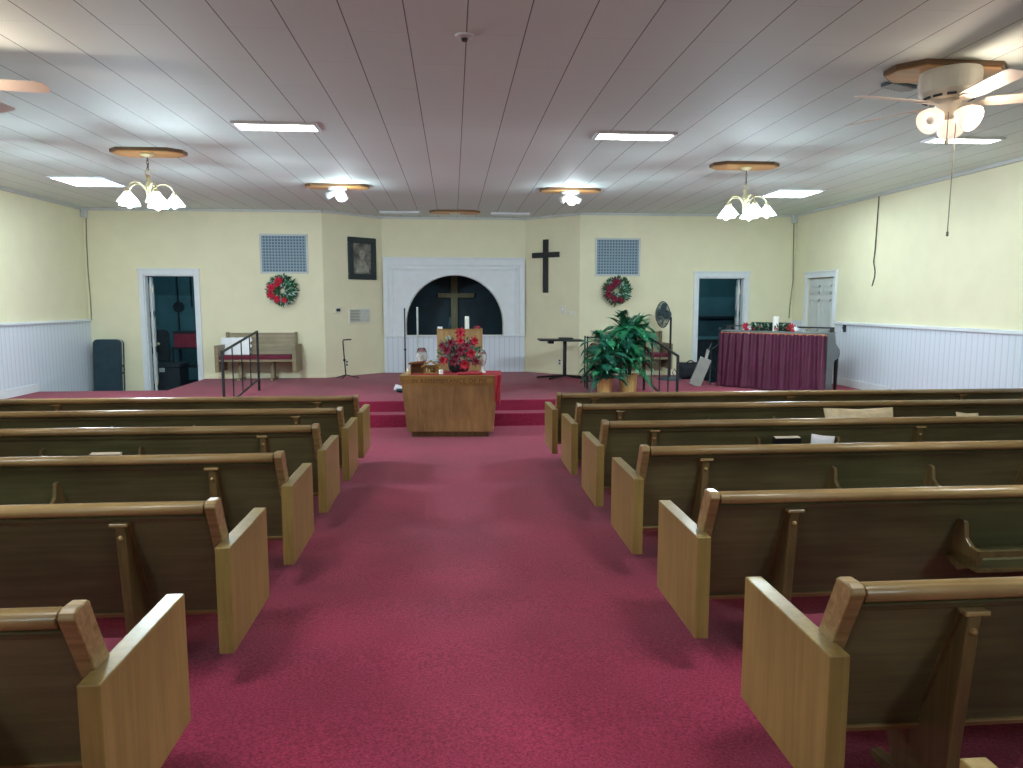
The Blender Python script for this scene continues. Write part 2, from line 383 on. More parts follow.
# wainscot, caps, baseboards on the side walls
capL = 1.28; capR = 1.245
struct('trim_5', MB().box(XL, XL + .02, YREAR, YB, -.3, capL), M['bead'])
struct('trim_6', MB().box(XR - .02, XR, YREAR, DY0 - .14, -.3, capR).box(XR - .02, XR, DY1 + .14, YB, -.3, capR), M['bead'])
struct('trim_7', MB().box(XL, XL + .055, YREAR, YB, capL - .03, capL + .015), M['white'], bevel=.008)
struct('trim_8', MB().box(XR - .055, XR, YREAR, DY0 - .14, capR - .03, capR + .02), M['white'], bevel=.008)
def slopeboard(x0, x1):
    mb = MB(); h = .12
    a, b2 = YREAR, YP1
    mb.add([(x, y, fl(y) + dz) for x in (x0, x1) for y in (a, b2) for dz in (0, h)], [(0, 1, 3, 2), (4, 6, 7, 5), (0, 4, 5, 1), (2, 3, 7, 6), (0, 2, 6, 4), (1, 5, 7, 3)])
    return mb
struct('baseboard_left', slopeboard(XL, XL + .035).box(XL, XL + .035, YP2, WLY, PLAT, PLAT + .13), M['white'])
struct('baseboard_right', slopeboard(XR - .035, XR).box(XR - .035, XR, YP2, WRY, PLAT, PLAT + .13), M['white'])
# baseboards along the back and crown along the ceiling line
def strip(pl, z0, z1, w, mat, name):
    mb = MB()
    for a, b2 in pl:
        a = Vector((a[0], a[1], 0)); b2 = Vector((b2[0], b2[1], 0)); d = (b2 - a).normalized(); n = Vector((d.y, -d.x, 0)) * w
        mb.add([v + Vector((0, 0, z)) for z in (z0, z1) for v in (a, b2, b2 + n, a + n)], [(0, 1, 2, 3), (7, 6, 5, 4), (0, 4, 5, 1), (1, 5, 6, 2), (2, 6, 7, 3), (3, 7, 4, 0)])
    return struct(name, mb, mat)
strip([((lx1 + .12, YB), (BXL, YB)), ((BXL, YB), (CXL, YC)), ((CXR, YC), (BXR, YB)), ((BXR, YB), (rx0 - .12, YB))], PLAT, PLAT + .05, .02, M['wall'], 'baseboard_back')
strip([((XL, YB), (BXL, YB)), ((BXL, YB), (CXL, YC)), ((CXL, YC), (CXR, YC)), ((CXR, YC), (BXR, YB)), ((BXR, YB), (XR, YB))], CEIL - .04, CEIL, .05, M['crown'], 'trim_9')
struct('trim_10', MB().box(XL, XL + .05, YREAR, YB, CEIL - .04, CEIL).box(XR - .05, XR, YREAR, YB, CEIL - .04, CEIL), M['crown'])

def casing(x0, x1, z0, z1, y, w=.09):
    return (MB().box(x0 - w, x0, y - .03, y, z0, z1 + w).box(x1, x1 + w, y - .03, y, z0, z1 + w).box(x0, x1, y - .03, y, z1, z1 + w)
            .box(x0 - w - .02, x1 + w + .02, y - .045, y, z1 + w, z1 + w + .03)
            .box(x0 - .002, x0 + .02, y, y + .14, z0, z1).box(x1 - .02, x1 + .002, y, y + .14, z0, z1).box(x0, x1, y, y + .14, z1 - .02, z1 + .002))
def panel_door(name, w, h, hinge_loc, rz, knob_side=1):
    root = empty(name, hinge_loc, rz); root['kind'] = 'structure'
    mb = MB().box(0, w, -.02, .02, 0, h); o = mb.build('door_leaf', M['door'], root, bevel=.004)
    pn = MB()
    cw = (w - .33) / 2
    for cx0 in (.11, .22 + cw):
        for (z0, z1) in ((.22, .78), (.92, 1.5), (1.6, h - .12)):
            for sy in (-1, 1):
                for (a, b2, c, d) in ((0, cw, 0, .03), (0, cw, z1 - z0 - .03, z1 - z0), (0, .03, 0, z1 - z0), (cw - .03, cw, 0, z1 - z0), (.05, cw - .05, .05, z1 - z0 - .05)):
                    pn.box(cx0 + a, cx0 + b2, min(sy * .02, sy * .036), max(sy * .02, sy * .036), z0 + c, z0 + d)
    pn.build('door_panels', M['door'], root)
    kx = w - .07
    MB().ball((kx, -.06, .95), .03).ball((kx, .06, .95), .03).tube([(kx, -.06, .95), (kx, .06, .95)], .012).build('door_knob', M['gold'], root, smooth=True)
    hg = MB()
    for z in (.25, h - .25): hg.tube([(0, -.028, z - .045), (0, -.028, z + .045)], .012)
    hg.build('hinge', M['gold'], root)
    return root
struct('trim_11', casing(lx0, lx1, ZF, LZ, YB), M['white'], bevel=.005)
struct('trim_12', casing(rx0, rx1, ZF, RZ, YB), M['white'], bevel=.005)
panel_door('door_1', .84, LZ - ZF - .04, (lx0 + .05, YB + .17, ZF + .01), math.radians(110))
panel_door('door_2', .84, RZ - ZF - .04, (rx1 - .05, YB + .17, ZF + .01), math.radians(70))
# closed six panel door in the right wall
t = MB(); w = .09
t.box(XR - .03, XR, DY0 - w, DY0, PLAT, DZ + w).box(XR - .03, XR, DY1, DY1 + w, PLAT, DZ + w).box(XR - .03, XR, DY0, DY1, DZ, DZ + w).box(XR - .045, XR, DY0 - w - .02, DY1 + w + .02, DZ + w, DZ + w + .03)
struct('trim_13', t, M['white'], bevel=.005)
panel_door('door_3', DY1 - DY0 - .01, DZ - PLAT - .02, (XR + .04, DY0 + .005, PLAT), math.radians(90))

# ------------------------------------------------------------------ pews
def make_pew(sg, L, legs, rack, name='church_pew'):
    """origin: floor under the aisle end's rear outer corner; x runs away from the aisle (sg = +1 right, -1 left)"""
    X = lambda a, b: (min(sg * a, sg * b), max(sg * a, sg * b))
    r = empty(name, (0, 0, 0))
    for a in (0.0, L - .062):
        MB().box(*X(a, a + .062), 0, .61, .16, .63).build('armrest_panel', M['pew_end'], r, bevel=.004)
    def post_poly():
        b0, b1 = (.115, .56), (.205, .56)
        t0, t1 = (-.005, .82), (.088, .82)
        return [b0, b1, t1, (.084, .838), (.07, .847), (.018, .847), (.002, .838), t0]
    for a in (.05, L - .05 - .046):
        MB().prism(post_poly(), 'x', *X(a, a + .046)).build('end_post', M['pew_rail'], r, bevel=.006)
    a, b = .06, L - .06
    back = [(.033, .80), (.058, .80), (.25, .27), (.225, .27)]
    MB().prism(back, 'x', *X(a, b)).build('backrest', M['pew_back'], r)
    # rounded cap rail and the small moulding beneath it
    # rail ends meet the posts
    cap = [(.03 + .034 * math.cos(q), .815 + .028 * math.sin(q)) for q in [2 * PI * k / 16 for k in range(16)]]
    MB().prism(cap, 'x', *X(a + .044, b - .044)).build('top_rail', M['pew_rail'], r, smooth=True)
    MB().prism([(.026, .775), (.05, .79), (.06, .77), (.04, .755)], 'x', *X(a, b)).build('rail_moulding', M['pew_back'], r)
    MB().prism([(.216, .262), (.252, .262), (.252, .285), (.205, .285)], 'x', *X(a, b)).build('bottom_rail', M['pew_rail'], r, bevel=.004)
    MB().prism([(.2, .375), (.655, .40), (.655, .43), (.2, .405)], 'x', *X(.058, L - .058)).prism([(.62, .31), (.645, .33), (.655, .40), (.62, .40)], 'x', *X(.05, L - .05)).build('seat', M['pew_end'], r, bevel=.004)
    MB().prism([(.2, .412), (.63, .436), (.645, .45), (.63, .47), (.19, .455)], 'x', *X(.07, L - .07)).build('seat_cushion', M['cushion'], r, bevel=.012)
    for lx in legs:
        lg = MB().prism([(.022, .735), (.07, .735), (.20, .36), (.44, .36), (.44, .30), (.33, .05), (.46, .03), (.46, 0), (.085, 0), (.085, .05)], 'x', *X(lx, lx + .042)).build('leg', M['pew_leg'], r, bevel=.005)
        MB().box(*X(lx - .016, lx + .062), .012, .07, .726, .742).build('leg_cap', M['pew_rail'], lg, bevel=.004)
        xx = sg * (lx + .021)
        MB().ball((xx, .026, .675), .012, 8).build('bolt', M['pew_rail'], lg)
        MB().prism([(.04, .735), (.06, .735), (.205, .36), (.185, .36)], 'x', *X(lx - .016, lx + .002)).build('leg_strip', M['pew_leg'], lg)
    for (ra, rb) in rack:
        rk = MB().prism([(.12, .51), (-.035, .51), (-.045, .505), (-.045, .47), (.14, .47)], 'x', *X(ra, rb)).build('book_rack', M['pew_back'], r)
        for q in (ra, rb - .022):
            MB().prism([(.085, .665), (.045, .665), (.034, .655), (.022, .585), (-.01, .56), (-.062, .55), (-.07, .54), (-.065, .485), (.06, .42), (.165, .46)], 'x', *X(q, q + .022)).build('rack_bracket', M['pew_leg'], rk, bevel=.004)
        MB().box(*X(ra, rb), -.07, -.058, .525, .553).build('rack_rail', M['pew_leg'], rk)
        MB().box(*X(ra, rb), -.066, .06, .455, .47).build('rack_shelf', M['pew_leg'], rk)
    return r
RP = [(1.095, .78), (1.07, 1.885), (1.066, 3.0), (1.071, 4.15), (1.063, 5.25), (1.058, 6.36), (1.02, 7.36)]
LP = [(-.944, 1.893), (-.951, 3.03), (-.935, 4.14), (-.936, 5.255), (-.919, 6.28), (-.92, 7.31)]
nth = ['front', 'second', 'third', 'fourth', 'fifth', 'sixth', 'seventh']
rl = ['front pew of brown wood on the right, nearest the platform and curtained piano',
      'second pew from the platform on the right, cream cushion lying on its seat',
      'third pew from the platform on the right, black book and white cloth at its rack',
      'fourth pew from the platform on the right of the aisle, plain brown back',
      'fifth pew from the platform on the right, long book rack on its back',
      'sixth pew from the platform on the right, large thick armrest nearest the viewer',
      'rearmost pew on the right, only its armrest corner showing at the bottom edge']
ll = ['front pew of brown wood on the left, closest to the stair railing',
      'second pew from the platform on the left of the aisle',
      'third pew from the platform on the left, black book in front of its back',
      'fourth pew from the platform on the left, book rack near its aisle end',
      'fifth pew from the platform on the left of the aisle',
      'rearmost pew on the left, cut off by the left edge, big pale armrest']
pr = make_pew(1, 5.5, (.43, 2.55, 4.5), [(1.265, 1.925)])
for i, (x, y) in enumerate(RP[::-1]):
    o = pr if i == 0 else copy_tree(pr)
    o.location = (x, y, fl(y + .3)); tag(o, rl[i], 'pew', 'pews right of the aisle')
plf = make_pew(-1, 5.1, (.43, 2.95, 4.5), [(1.31, 2.01)])
for i, (x, y) in enumerate(LP[::-1]):
    o = plf if i == 0 else copy_tree(plf)
    o.location = (x, y, fl(y + .3)); tag(o, ll[i], 'pew', 'pews left of the aisle')

def settle(o, d):
    for ch in o.children:
        if ch.name.split('.')[0] in ('backrest', 'end_post', 'top_rail', 'rail_moulding', 'bottom_rail'): ch.location.z = -d
for o in [q for q in COL.objects if q.name.startswith('church_pew')]:
    settle(o, .008 + max(0, o.location.y - 1.8) * .0062)
# things lying on the pews
def pillow(mb, w, d, h, n=10):
    vs = []; fs = []
    for sgn in (1, -1):
        o = len(vs)
        for i in range(n + 1):
            for j in range(n + 1):
                u, v = i / n * 2 - 1, j / n * 2 - 1
                k = max(0, (1 - u ** 4) * (1 - v ** 4)) ** .5
                e = 1 - .06 * (1 - abs(u * v))
                vs.append(Vector((u * w / 2 * e, sgn * h / 2 * (k + .06), v * d / 2 * e)))
        for i in range(n):
            for j in range(n):
                q = o + i * (n + 1) + j; fs.append((q, q + 1, q + n + 2, q + n + 1))
    return mb.add(vs, fs)
# second right pew: RP[5]; cushion leaning on its backrest
def on_back(px, py, pew, sg, dz=.0):
    x, y = pew; return at(px, py, Y=y + .25).x
cx = at(857, 412, Y=RP[4][1] + .30).x
y5 = RP[5][1]; z5 = fl(y5)
p = pillow(MB(), .6, .42, .13).build('throw_cushion', M['cream'], None, smooth=True)
p.location = (cx + .09, RP[4][1] + .37, fl(RP[4][1]) + .625); p.rotation_euler = (math.radians(-20), 0, 0)
tag(p, 'cream crinkled throw cushion leaning on a right-hand pew back', 'cushion')
cx = at(966, 416, Y=RP[4][1] + .3).x
p = pillow(MB(), .2, .3, .06).build('folded_cloth', M['cream'], None, smooth=True)
p.location = (cx + .06, RP[4][1] + .33, fl(RP[4][1]) + .64); p.rotation_euler = (math.radians(-20), .06, 0)
tag(p, 'small pale folded cloth on the pew to the right of the cream cushion', 'cloth')
def book(name, w, h, t, loc, rx, rz, label):
    r = empty(name, loc, 0, label, 'book'); r.rotation_euler = (rx, 0, rz)
    MB().box(-w / 2, w / 2, -t / 2, -t / 2 + .004, 0, h).box(-w / 2, w / 2, t / 2 - .004, t / 2, 0, h).box(-w / 2 - .004, -w / 2, -t / 2, t / 2, 0, h).build('cover', M['book'], r)
    MB().box(-w / 2, w / 2 - .006, -t / 2 + .004, t / 2 - .004, .004, h + .001).build('page_block', M['pages'], r)
    return r
yy = RP[4][1]
def put_on_rack(px, pw, sg=1): return at(px, 440, Y=pw[1]).x
b1 = at(787, 440, Y=RP[4][1] - .05).x
book('hymn_book', .20, .17, .05, (b1, RP[4][1] - .022, fl(RP[4][1]) + .514), math.radians(12), 0, 'black hymn book with pale page edges in the rack of the third pew, right side')
t = MB(); pillow(t, .19, .17, .07)
p = t.build('white_cloth', M['paper'], None, smooth=True); p.location = (at(823, 441, Y=RP[4][1] - .03).x, RP[4][1] - .012, fl(RP[4][1]) + .60); p.rotation_euler = (0, .12, 0)
tag(p, 'crumpled white cloth in the pew rack beside the black hymn book', 'cloth')
yl = LP[3][1]
book('black_book', .21, .125, .05, (at(108, 454, Y=LP[3][1] - .02).x, LP[3][1] - .022, fl(yl) + .514), math.radians(12), 0, 'black book with white page edges in a left-hand pew rack')

# ------------------------------------------------------------------ communion table and what stands on it
TY0, TY1 = 9.32, 9.98
ta = [at(400.5, 376, Y=TY0), at(501, 375, Y=TY0)]
tb = [at(411, 428, Y=TY0 + .05), at(496, 430, Y=TY0 + .05)]
zt = ta[0].z; zg = fl(TY0)
tc0 = (ta[0].x + ta[1].x) / 2; tw = (ta[1].x - ta[0].x) / 2; bw = (tb[1].x - tb[0].x) / 2 + .01
tbl = empty('communion_table', (tc0, (TY0 + TY1) / 2, zg), 0, 'tapered oak communion table with carved words at the foot of the steps', 'table')
hh = zt - zg; D = (TY1 - TY0) / 2
def taper(z0, z1, w0, w1, d0, d1):
    return MB().add([(sx * w, sy * d, z) for (z, w, d) in ((z0, w0, d0), (z1, w1, d1)) for sx, sy in ((-1, -1), (1, -1), (1, 1), (-1, 1))],
                    [(0, 1, 2, 3), (7, 6, 5, 4), (0, 4, 5, 1), (1, 5, 6, 2), (2, 6, 7, 3), (3, 7, 4, 0)])
taper(.07, hh - .13, bw, tw - .03, D - .10, D - .015).build('table_body', M['oak'], tbl, bevel=.004)
MB().box(-bw + .06, bw - .06, -D + .13, D - .13, 0, .07).build('plinth', M['pew_leg'], tbl)
taper(hh - .13, hh - .02, tw - .025, tw - .005, D - .012, D).build('frieze', M['oak_x'], tbl)
MB().box(-tw, tw, -D - .005, D + .005, hh - .022, hh).build('table_top', M['oak_x'], tbl, bevel=.005)
cu = bpy.data.curves.new('carved_lettering', 'FONT'); cu.body = 'IN REMEMBRANCE OF ME'; cu.size = .078; cu.align_x = 'CENTER'; cu.align_y = 'CENTER'; cu.extrude = .001; cu.space_character = 1.12
tmp = bpy.data.objects.new('carved_lettering_curve', cu); COL.objects.link(tmp)
bpy.context.view_layer.update()
lme = bpy.data.meshes.new_from_object(tmp.evaluated_get(bpy.context.evaluated_depsgraph_get()))
bpy.data.objects.remove(tmp); lme.materials.clear(); lme.materials.append(M['oak_dark'])
tbl.rotation_euler.z = -.075
lt = bpy.data.objects.new('carved_lettering', lme); COL.objects.link(lt); lt.parent = tbl; lt.location = (.0, -D - .0, hh - .072); lt.rotation_euler = (PI / 2 - .05, 0, 0);
lt['label'] = 'dark carved words on the table edge'
# red runner draped over the right end
rn = MB(); zz = zt + .002
x0 = tc0 + .02; x1 = tc0 + tw + .012
rn.box(x0 - .55, x1, TY0 + .05, TY1 - .05, zz, zz + .006)
n = 14
prev = None; vs = []; fs = []
for k in range(9):
    z = zz + .006 - k * .047
    for j in range(n + 1):
        vs.append((x1 + .006 + .012 * math.sin(j * 1.3) * k / 8 - .02 * max(0, k - 1) / 8, TY0 + .06 + (TY1 - TY0 - .12) * j / n * (1 - .02 * k) , z - (.05 * math.sin(j * .9) if k == 8 else 0)))
for k in range(8):
    for j in range(n):
        q = k * (n + 1) + j; fs.append((q, q + 1, q + n + 2, q + n + 1))
rn.add(vs, fs)
fv = []; ff = []
for k in range(9):
    z = zz + .004 - k * .043; q = 1 - k / 9
    for j in range(5): fv.append((x1 + .02 - .012 * k / 2 - (.085 * (.45 + .55 * q)) * (1 - j / 4), TY0 - .014 - .012 * math.sin(j * 1.6 + k * .2) - .0 * k, z))
for k in range(8):
    for j in range(4):
        q = k * 5 + j; ff.append((q, q + 1, q + 6, q + 5))
rn.add(fv, ff)
ro = rn.build('table_runner', M['runner']); sd = ro.modifiers.new('cloth', 'SOLIDIFY'); sd.thickness = .006
ro.matrix_world = tr(tc0, (TY0 + TY1) / 2, 0) @ rot('Z', -.075) @ tr(-tc0, -(TY0 + TY1) / 2, 0)
tag(ro, 'red cloth runner draped over the right end of the communion table', 'tablecloth')
zz = zz + .007; YT = TY0 + .2
def on_table(px, dy=.2): return at(px, 372, Y=TY0 + dy).x
# nativity stable (three quarter scale)
sx = on_table(428, .14)
st = empty('nativity_stable', (sx - .045, TY0 + .24, zz), 0, 'small wooden nativity stable with thatched gable on the communion table', 'figurine')
MB().box(-.24, -.02, -.05, .09, 0, .012).box(-.24, -.22, -.04, .09, .012, .16).box(-.04, -.02, -.04, .09, .012, .15).box(-.24, -.02, .075, .09, .012, .16).build('lean_to', M['brown'], st)
MB().prism([(-.27, .14), (.0, .175), (.0, .195), (-.27, .165)], 'y', -.06, .1).build('lean_to_roof', M['brown'], st)
MB().box(-.02, .22, -.06, .1, 0, .014).box(-.01, .005, -.05, -.03, .01, .11).box(.19, .205, -.05, -.03, .01, .11).box(-.02, .22, .085, .1, .01, .12).build('stable', M['straw'], st)
MB().prism([(-.06, .09), (.1, .18), (.26, .09), (.26, .11), (.1, .2), (-.06, .11)], 'y', -.08, .11).build('gable_roof', M['straw'], st)
for i, (fx, hgt) in enumerate(((.03, .075), (.075, .06), (.115, .07), (.16, .075))):
    g = MB().lathe([(.0, 0), (.02, 0), (.014, hgt * .7), (.006, hgt * .78), (.012, hgt * .9), (.0, hgt)], (fx, -.01, .014), 10)
    g.build('figure', [M['gold'], M['cream'], M['straw'], M['brown']][i], st, smooth=True)
st.scale = (.78, .78, .85)
def jar_candle(name, px, hgt, rad, label, dy=.16, footed=False):
    x = on_table(px, dy)
    r = empty(name, (x, TY0 + dy, zz), 0, label, 'candle')
    b0 = 0
    if footed:
        MB().lathe([(0, 0), (.055, 0), (.05, .012), (.014, .03), (.012, .08), (.03, .1), (0, .1)], (0, 0, 0), 16).build('stand', M['wax'], r, smooth=True); b0 = .1
    MB().lathe([(0, b0 + .004), (rad * .62, b0 + .004), (rad * .62, b0 + hgt * .6), (0, b0 + hgt * .6)], (0, 0, 0), 14).build('candle_wax', M['wax'], r)
    if footed:
        MB().lathe([(rad * .7, b0), (rad * 1.1, b0 + hgt * .4), (rad * 1.05, b0 + hgt * .7), (rad * .7, b0 + hgt), (rad * .66, b0 + hgt), (rad * 1.0, b0 + hgt * .7), (rad * 1.05, b0 + hgt * .4), (rad * .66, b0 + .004)], (0, 0, 0), 18).build('glass_chimney', M['glass'], r, smooth=True)
    return r
jar_candle('votive_candle', 441, .1, .045, 'short white votive candle on the table left of the flowers', .1)
jar_candle('hurricane_lamp', 482, .2, .06, 'glass hurricane lamp with white candle at the table right of the flowers', .3, True)
jar_candle('hurricane_lamp', 422, .22, .07, 'glass hurricane lamp with white candle behind the nativity stable', .5, True)
# figurines at the left end of the table
g = MB().lathe([(0, 0), (.03, 0), (.02, .06), (.01, .07), (.018, .09), (0, .105)], (0, 0, 0), 10).build('camel_figurine', M['cream'], None, smooth=True, loc=(on_table(408.5, .12), TY0 + .12, zz))
tag(g, 'small pale standing figurine at the far left end of the table', 'figurine')
g = MB().box(-.16, .16, -.09, .09, 0, .022).build('red_booklet', M['runner'], None, bevel=.004, loc=(on_table(470, .1), TY0 + .1, zz)); tag(g, 'flat red booklet lying on the table before the hurricane lamp', 'book')
# flower arrangement
fx = on_table(459, .35)
fa = empty('flower_arrangement', (fx, TY0 + .38, zz), 0, 'big red poinsettia arrangement with frosted leaves in the middle of the table', 'flowers')
MB().lathe([(0, 0), (.1, 0), (.14, .05), (.15, .14), (.12, .15), (0, .14)], (0, 0, 0), 20).build('bowl', M['frame'], fa, smooth=True)
g = MB(); g2 = MB(); g3 = MB()
for k in range(620):
    a = random.uniform(0, 2 * PI); e = random.uniform(-.05, 1.15)
    R0 = random.uniform(.08, .25); c = Vector((math.cos(a) * math.cos(e) * R0 * 1.15, math.sin(a) * math.cos(e) * R0 * .8, .15 + math.sin(e) * R0 * 1.25))
    d = Vector((math.cos(a) * math.cos(e), math.sin(a) * math.cos(e), math.sin(e) * .8 + random.uniform(-.3, .3))).normalized()
    (g if k % 2 else g2).leaf(c, c + d * random.uniform(.05, .11), random.uniform(.010, .018), Vector((random.uniform(-1, 1), random.uniform(-1, 1), 1)))
g.build('greenery', M['palm_dark'], fa); g2.build('frosted_leaves', M['pale_leaf'], fa)
for k in range(7):
    a = -PI / 2 + (k - 3) * .42; pts = [Vector((math.cos(a) * .05, 0, .2))]
    for q in range(1, 7): pts.append(Vector((math.cos(a) * (.05 + q * .018 * (1 + abs(k - 3) * .35)) * (1 if k != 3 else 1) + .006 * math.sin(q * 2 + k), .03 * math.sin(k), .2 + q * .055 - .003 * q * q * abs(k - 3) * .4)))
    if k in (0, 6): continue
    g3.tube([Vector((p.x if k != 3 else p.x, p.y, p.z)) for p in pts], .006, 5)
    for q in range(2, 7): g3.leaf(pts[q], pts[q] + Vector((random.uniform(-.04, .04), 0, .06)), .01)
for sx_ in (-1, 1):
    pts = [Vector((sx_ * (.04 + .022 * q + .002 * q * q), .0, .22 + .05 * q)) for q in range(7)]
    g3.tube(pts, .006, 5)
g3.build('twigs', M['straw'], fa)
def poinsettia(mb, c, d, r, n=7):
    d = Vector(d).normalized(); u = d.orthogonal().normalized(); v = d.cross(u)
    for lay in (0, 1):
        for k in range(n):
            a = 2 * PI * (k + lay * .5) / n; t = (u * math.cos(a) + v * math.sin(a)) * r * (1 - .35 * lay) + d * r * (.25 + .3 * lay)
            mb.leaf(Vector(c), Vector(c) + t, r * .24, d, .3)
spots = [(-.1, -.2, .4, .07, 0), (.1, -.22, .36, .07, 0), (-.22, -.14, .36, .06, 0), (-.03, -.25, .22, .07, 0), (.02, -.17, .53, .085, 1), (-.06, -.2, .16, .08, 0), (.15, -.2, .26, .085, 1), (.2, -.13, .42, .075, 1), (-.15, -.17, .3, .08, 0), (.02, -.24, .3, .085, 0), (-.2, -.12, .17, .075, 1), (.07, -.22, .12, .085, 1), (.21, -.15, .15, .07, 0), (.02, -.16, .42, .075, 1)]
for (x, y, z, r, c) in spots:
    mb = MB(); poinsettia(mb, (x, y, z), (x * 1.2, -1, z - .2), r)
    mb.build('poinsettia', M['red'] if c else M['dark_red'], fa)

# ------------------------------------------------------------------ pulpit with its things
PY = 11.3
pa, pb = at(437, 329, Y=PY), at(482.5, 329, Y=PY)
pz = pa.z - PLAT; pw = (pb.x - pa.x) / 2
pu = empty('pulpit', ((pa.x + pb.x) / 2, PY + .25, PLAT), 0, 'square oak pulpit standing on the platform behind the flowers', 'pulpit')
MB().box(-pw, pw, -.25, -.22, .05, pz).box(-pw, -pw + .03, -.22, .25, .05, pz).box(pw - .03, pw, -.22, .25, .05, pz).build('pulpit_body', M['oak'], pu, bevel=.004)
MB().box(-pw - .02, pw + .02, -.27, .27, 0, .06).build('pulpit_base', M['oak_x'], pu, bevel=.004)
MB().box(-pw + .02, pw - .02, -.2, .25, pz - .12, pz - .09).build('pulpit_shelf', M['oak_x'], pu)
MB().box(-pw - .005, pw + .005, -.255, -.21, pz - .02, pz).build('pulpit_edge', M['oak_x'], pu, bevel=.004)
ptop = PLAT + pz
sh = PLAT + pz - .09
def px_at(px, Y): return at(px, 329, Y=Y).x
g = MB().lathe([(0, 0), (.035, 0), (.035, .27), (.03, .28), (0, .275)], (0, 0, 0), 16).build('pillar_candle', M['wax'], None, smooth=False, loc=(px_at(467, PY + .3), PY + .3, sh)); tag(g, 'tall white pillar candle on the pulpit above the flowers', 'candle')
g = MB().lathe([(0, 0), (.022, 0), (.022, .2), (.012, .23), (.012, .27), (0, .27)], (0, 0, 0), 12).build('bottle', M['case'], None, smooth=True, loc=(px_at(450, PY + .3), PY + .3, sh)); tag(g, 'slim dark blue bottle standing on the pulpit left of the cross', 'bottle')
g = MB().box(-.04, .04, -.05, .05, 0, .115).build('tissue_box', M['paper'], None, bevel=.006, loc=(px_at(440, PY + .3), PY + .3, sh)); tag(g, 'small white box at the left corner of the pulpit', 'box')
g = MB().lathe([(0, 0), (.06, 0), (.07, .05), (.06, .1), (.03, .13), (0, .13)], (0, 0, 0), 14).build('dark_bowl', M['dark_red'], None, smooth=True, loc=(px_at(477, PY + .3), PY + .3, sh)); tag(g, 'dark reddish bowl at the right corner of the pulpit', 'bowl')
# wooden cross inside the recess
YX = YC + 1.28
cv = [at(450.5, 277, Y=YX), at(458, 335, Y=YX)]
cc = (cv[0].x + cv[1].x) / 2
cr = empty('wooden_cross', (cc, YX - .05, .2), 0, 'tall weathered wooden cross inside the dark arched recess', 'cross')
ch = at(455, 272, Y=YX).z - .2; cz = at(455, 295.5, Y=YX).z - .2
MB().box(-.075, .075, -.03, .03, 0, ch).build('upright', M['cross_wood'], cr, bevel=.005)
cl_, crr = at(438, 295, Y=YX).x - cc, at(474, 295, Y=YX).x - cc
MB().box(cl_, crr, -.045, .02, cz - .05, cz + .05).build('crossbeam', M['cross_wood'], cr, bevel=.005)

# two slim stands left of the pulpit
def thin_stand(name, px, py_top, py_bot, Y, mat, label, r=.012):
    b = at(px, py_bot, Y=Y); t = at(px - .5, py_top, Y=Y)
    o = empty(name, (b.x, Y, PLAT), 0, label, 'stand')
    MB().tube([(0, 0, .015), (0, 0, t.z - PLAT)], r, 10).build('pole', mat, o)
    MB().lathe([(0, 0), (.12, 0), (.12, .012), (.03, .03), (0, .03)], (0, 0, 0), 20).build('base', M['black'], o)
    MB().ball((0, 0, (t.z - PLAT) * .5), r * 1.8, 8).ball((0, 0, t.z - PLAT), r * 1.2, 8).build('collar', mat, o)
    return o
thin_stand('candle_lighter_stand', 405.5, 309, 372, 12.0, M['black'], 'slim dark upright pole left of the arch, behind the table')
thin_stand('candle_lighter_stand', 418, 308, 360, 12.1, M['white_metal'], 'slim pale metal pole between the dark pole and the pulpit', .016)
# bundle on the platform edge
bx = at(398, 390, Z=PLAT + .04)
wb = empty('cloth_bundle', (bx.x + .02, bx.y, PLAT), .2, 'white and dark bundle lying on the platform left of the table', 'bundle')
p = pillow(MB(), .24, .2, .14).build('white_cloth', M['paper'], wb, smooth=True); p.location = (-.03, .0, .13); p.rotation_euler = (.6, .3, 0)
p = pillow(MB(), .3, .24, .12).build('dark_bag', M['case'], wb, smooth=True); p.location = (.05, .0, .07); p.rotation_euler = (PI / 2, 0, 0)

wb.scale = (.55, .55, .55)
# ------------------------------------------------------------------ wall fittings
def wall_frame(p0, n):
    """matrix with local x along the wall to the right, y into the wall, z up"""
    n = Vector(n).normalized(); y = -n; z = Vector((0, 0, 1)); x = y.cross(z)
    m = Matrix((x, y, z)).transposed().to_4x4(); m.translation = Vector(p0)
    return m
nL = Vector((YC - YB, -(CXL - BXL), 0)).normalized()      # angled left wall normal towards the room
nR = Vector((-(YC - YB), -(BXR - CXR), 0)).normalized()
pL = (BXL, YB, 0); pR = (BXR, YB, 0); nB = Vector((0, -1, 0)); pB = (0, YB, 0)
def rect_on(pa, na, x0, y0, x1, y1, off=0.0):
    A = atp(x0, y0, pa, na); B = atp(x1, y1, pa, na); c = (A + B) / 2
    w = (Vector((B.x - A.x, B.y - A.y, 0))).length; h = abs(A.z - B.z)
    return wall_frame(c + Vector(na) * off, na), w, h
def place(o, m): o.matrix_world = m; return o
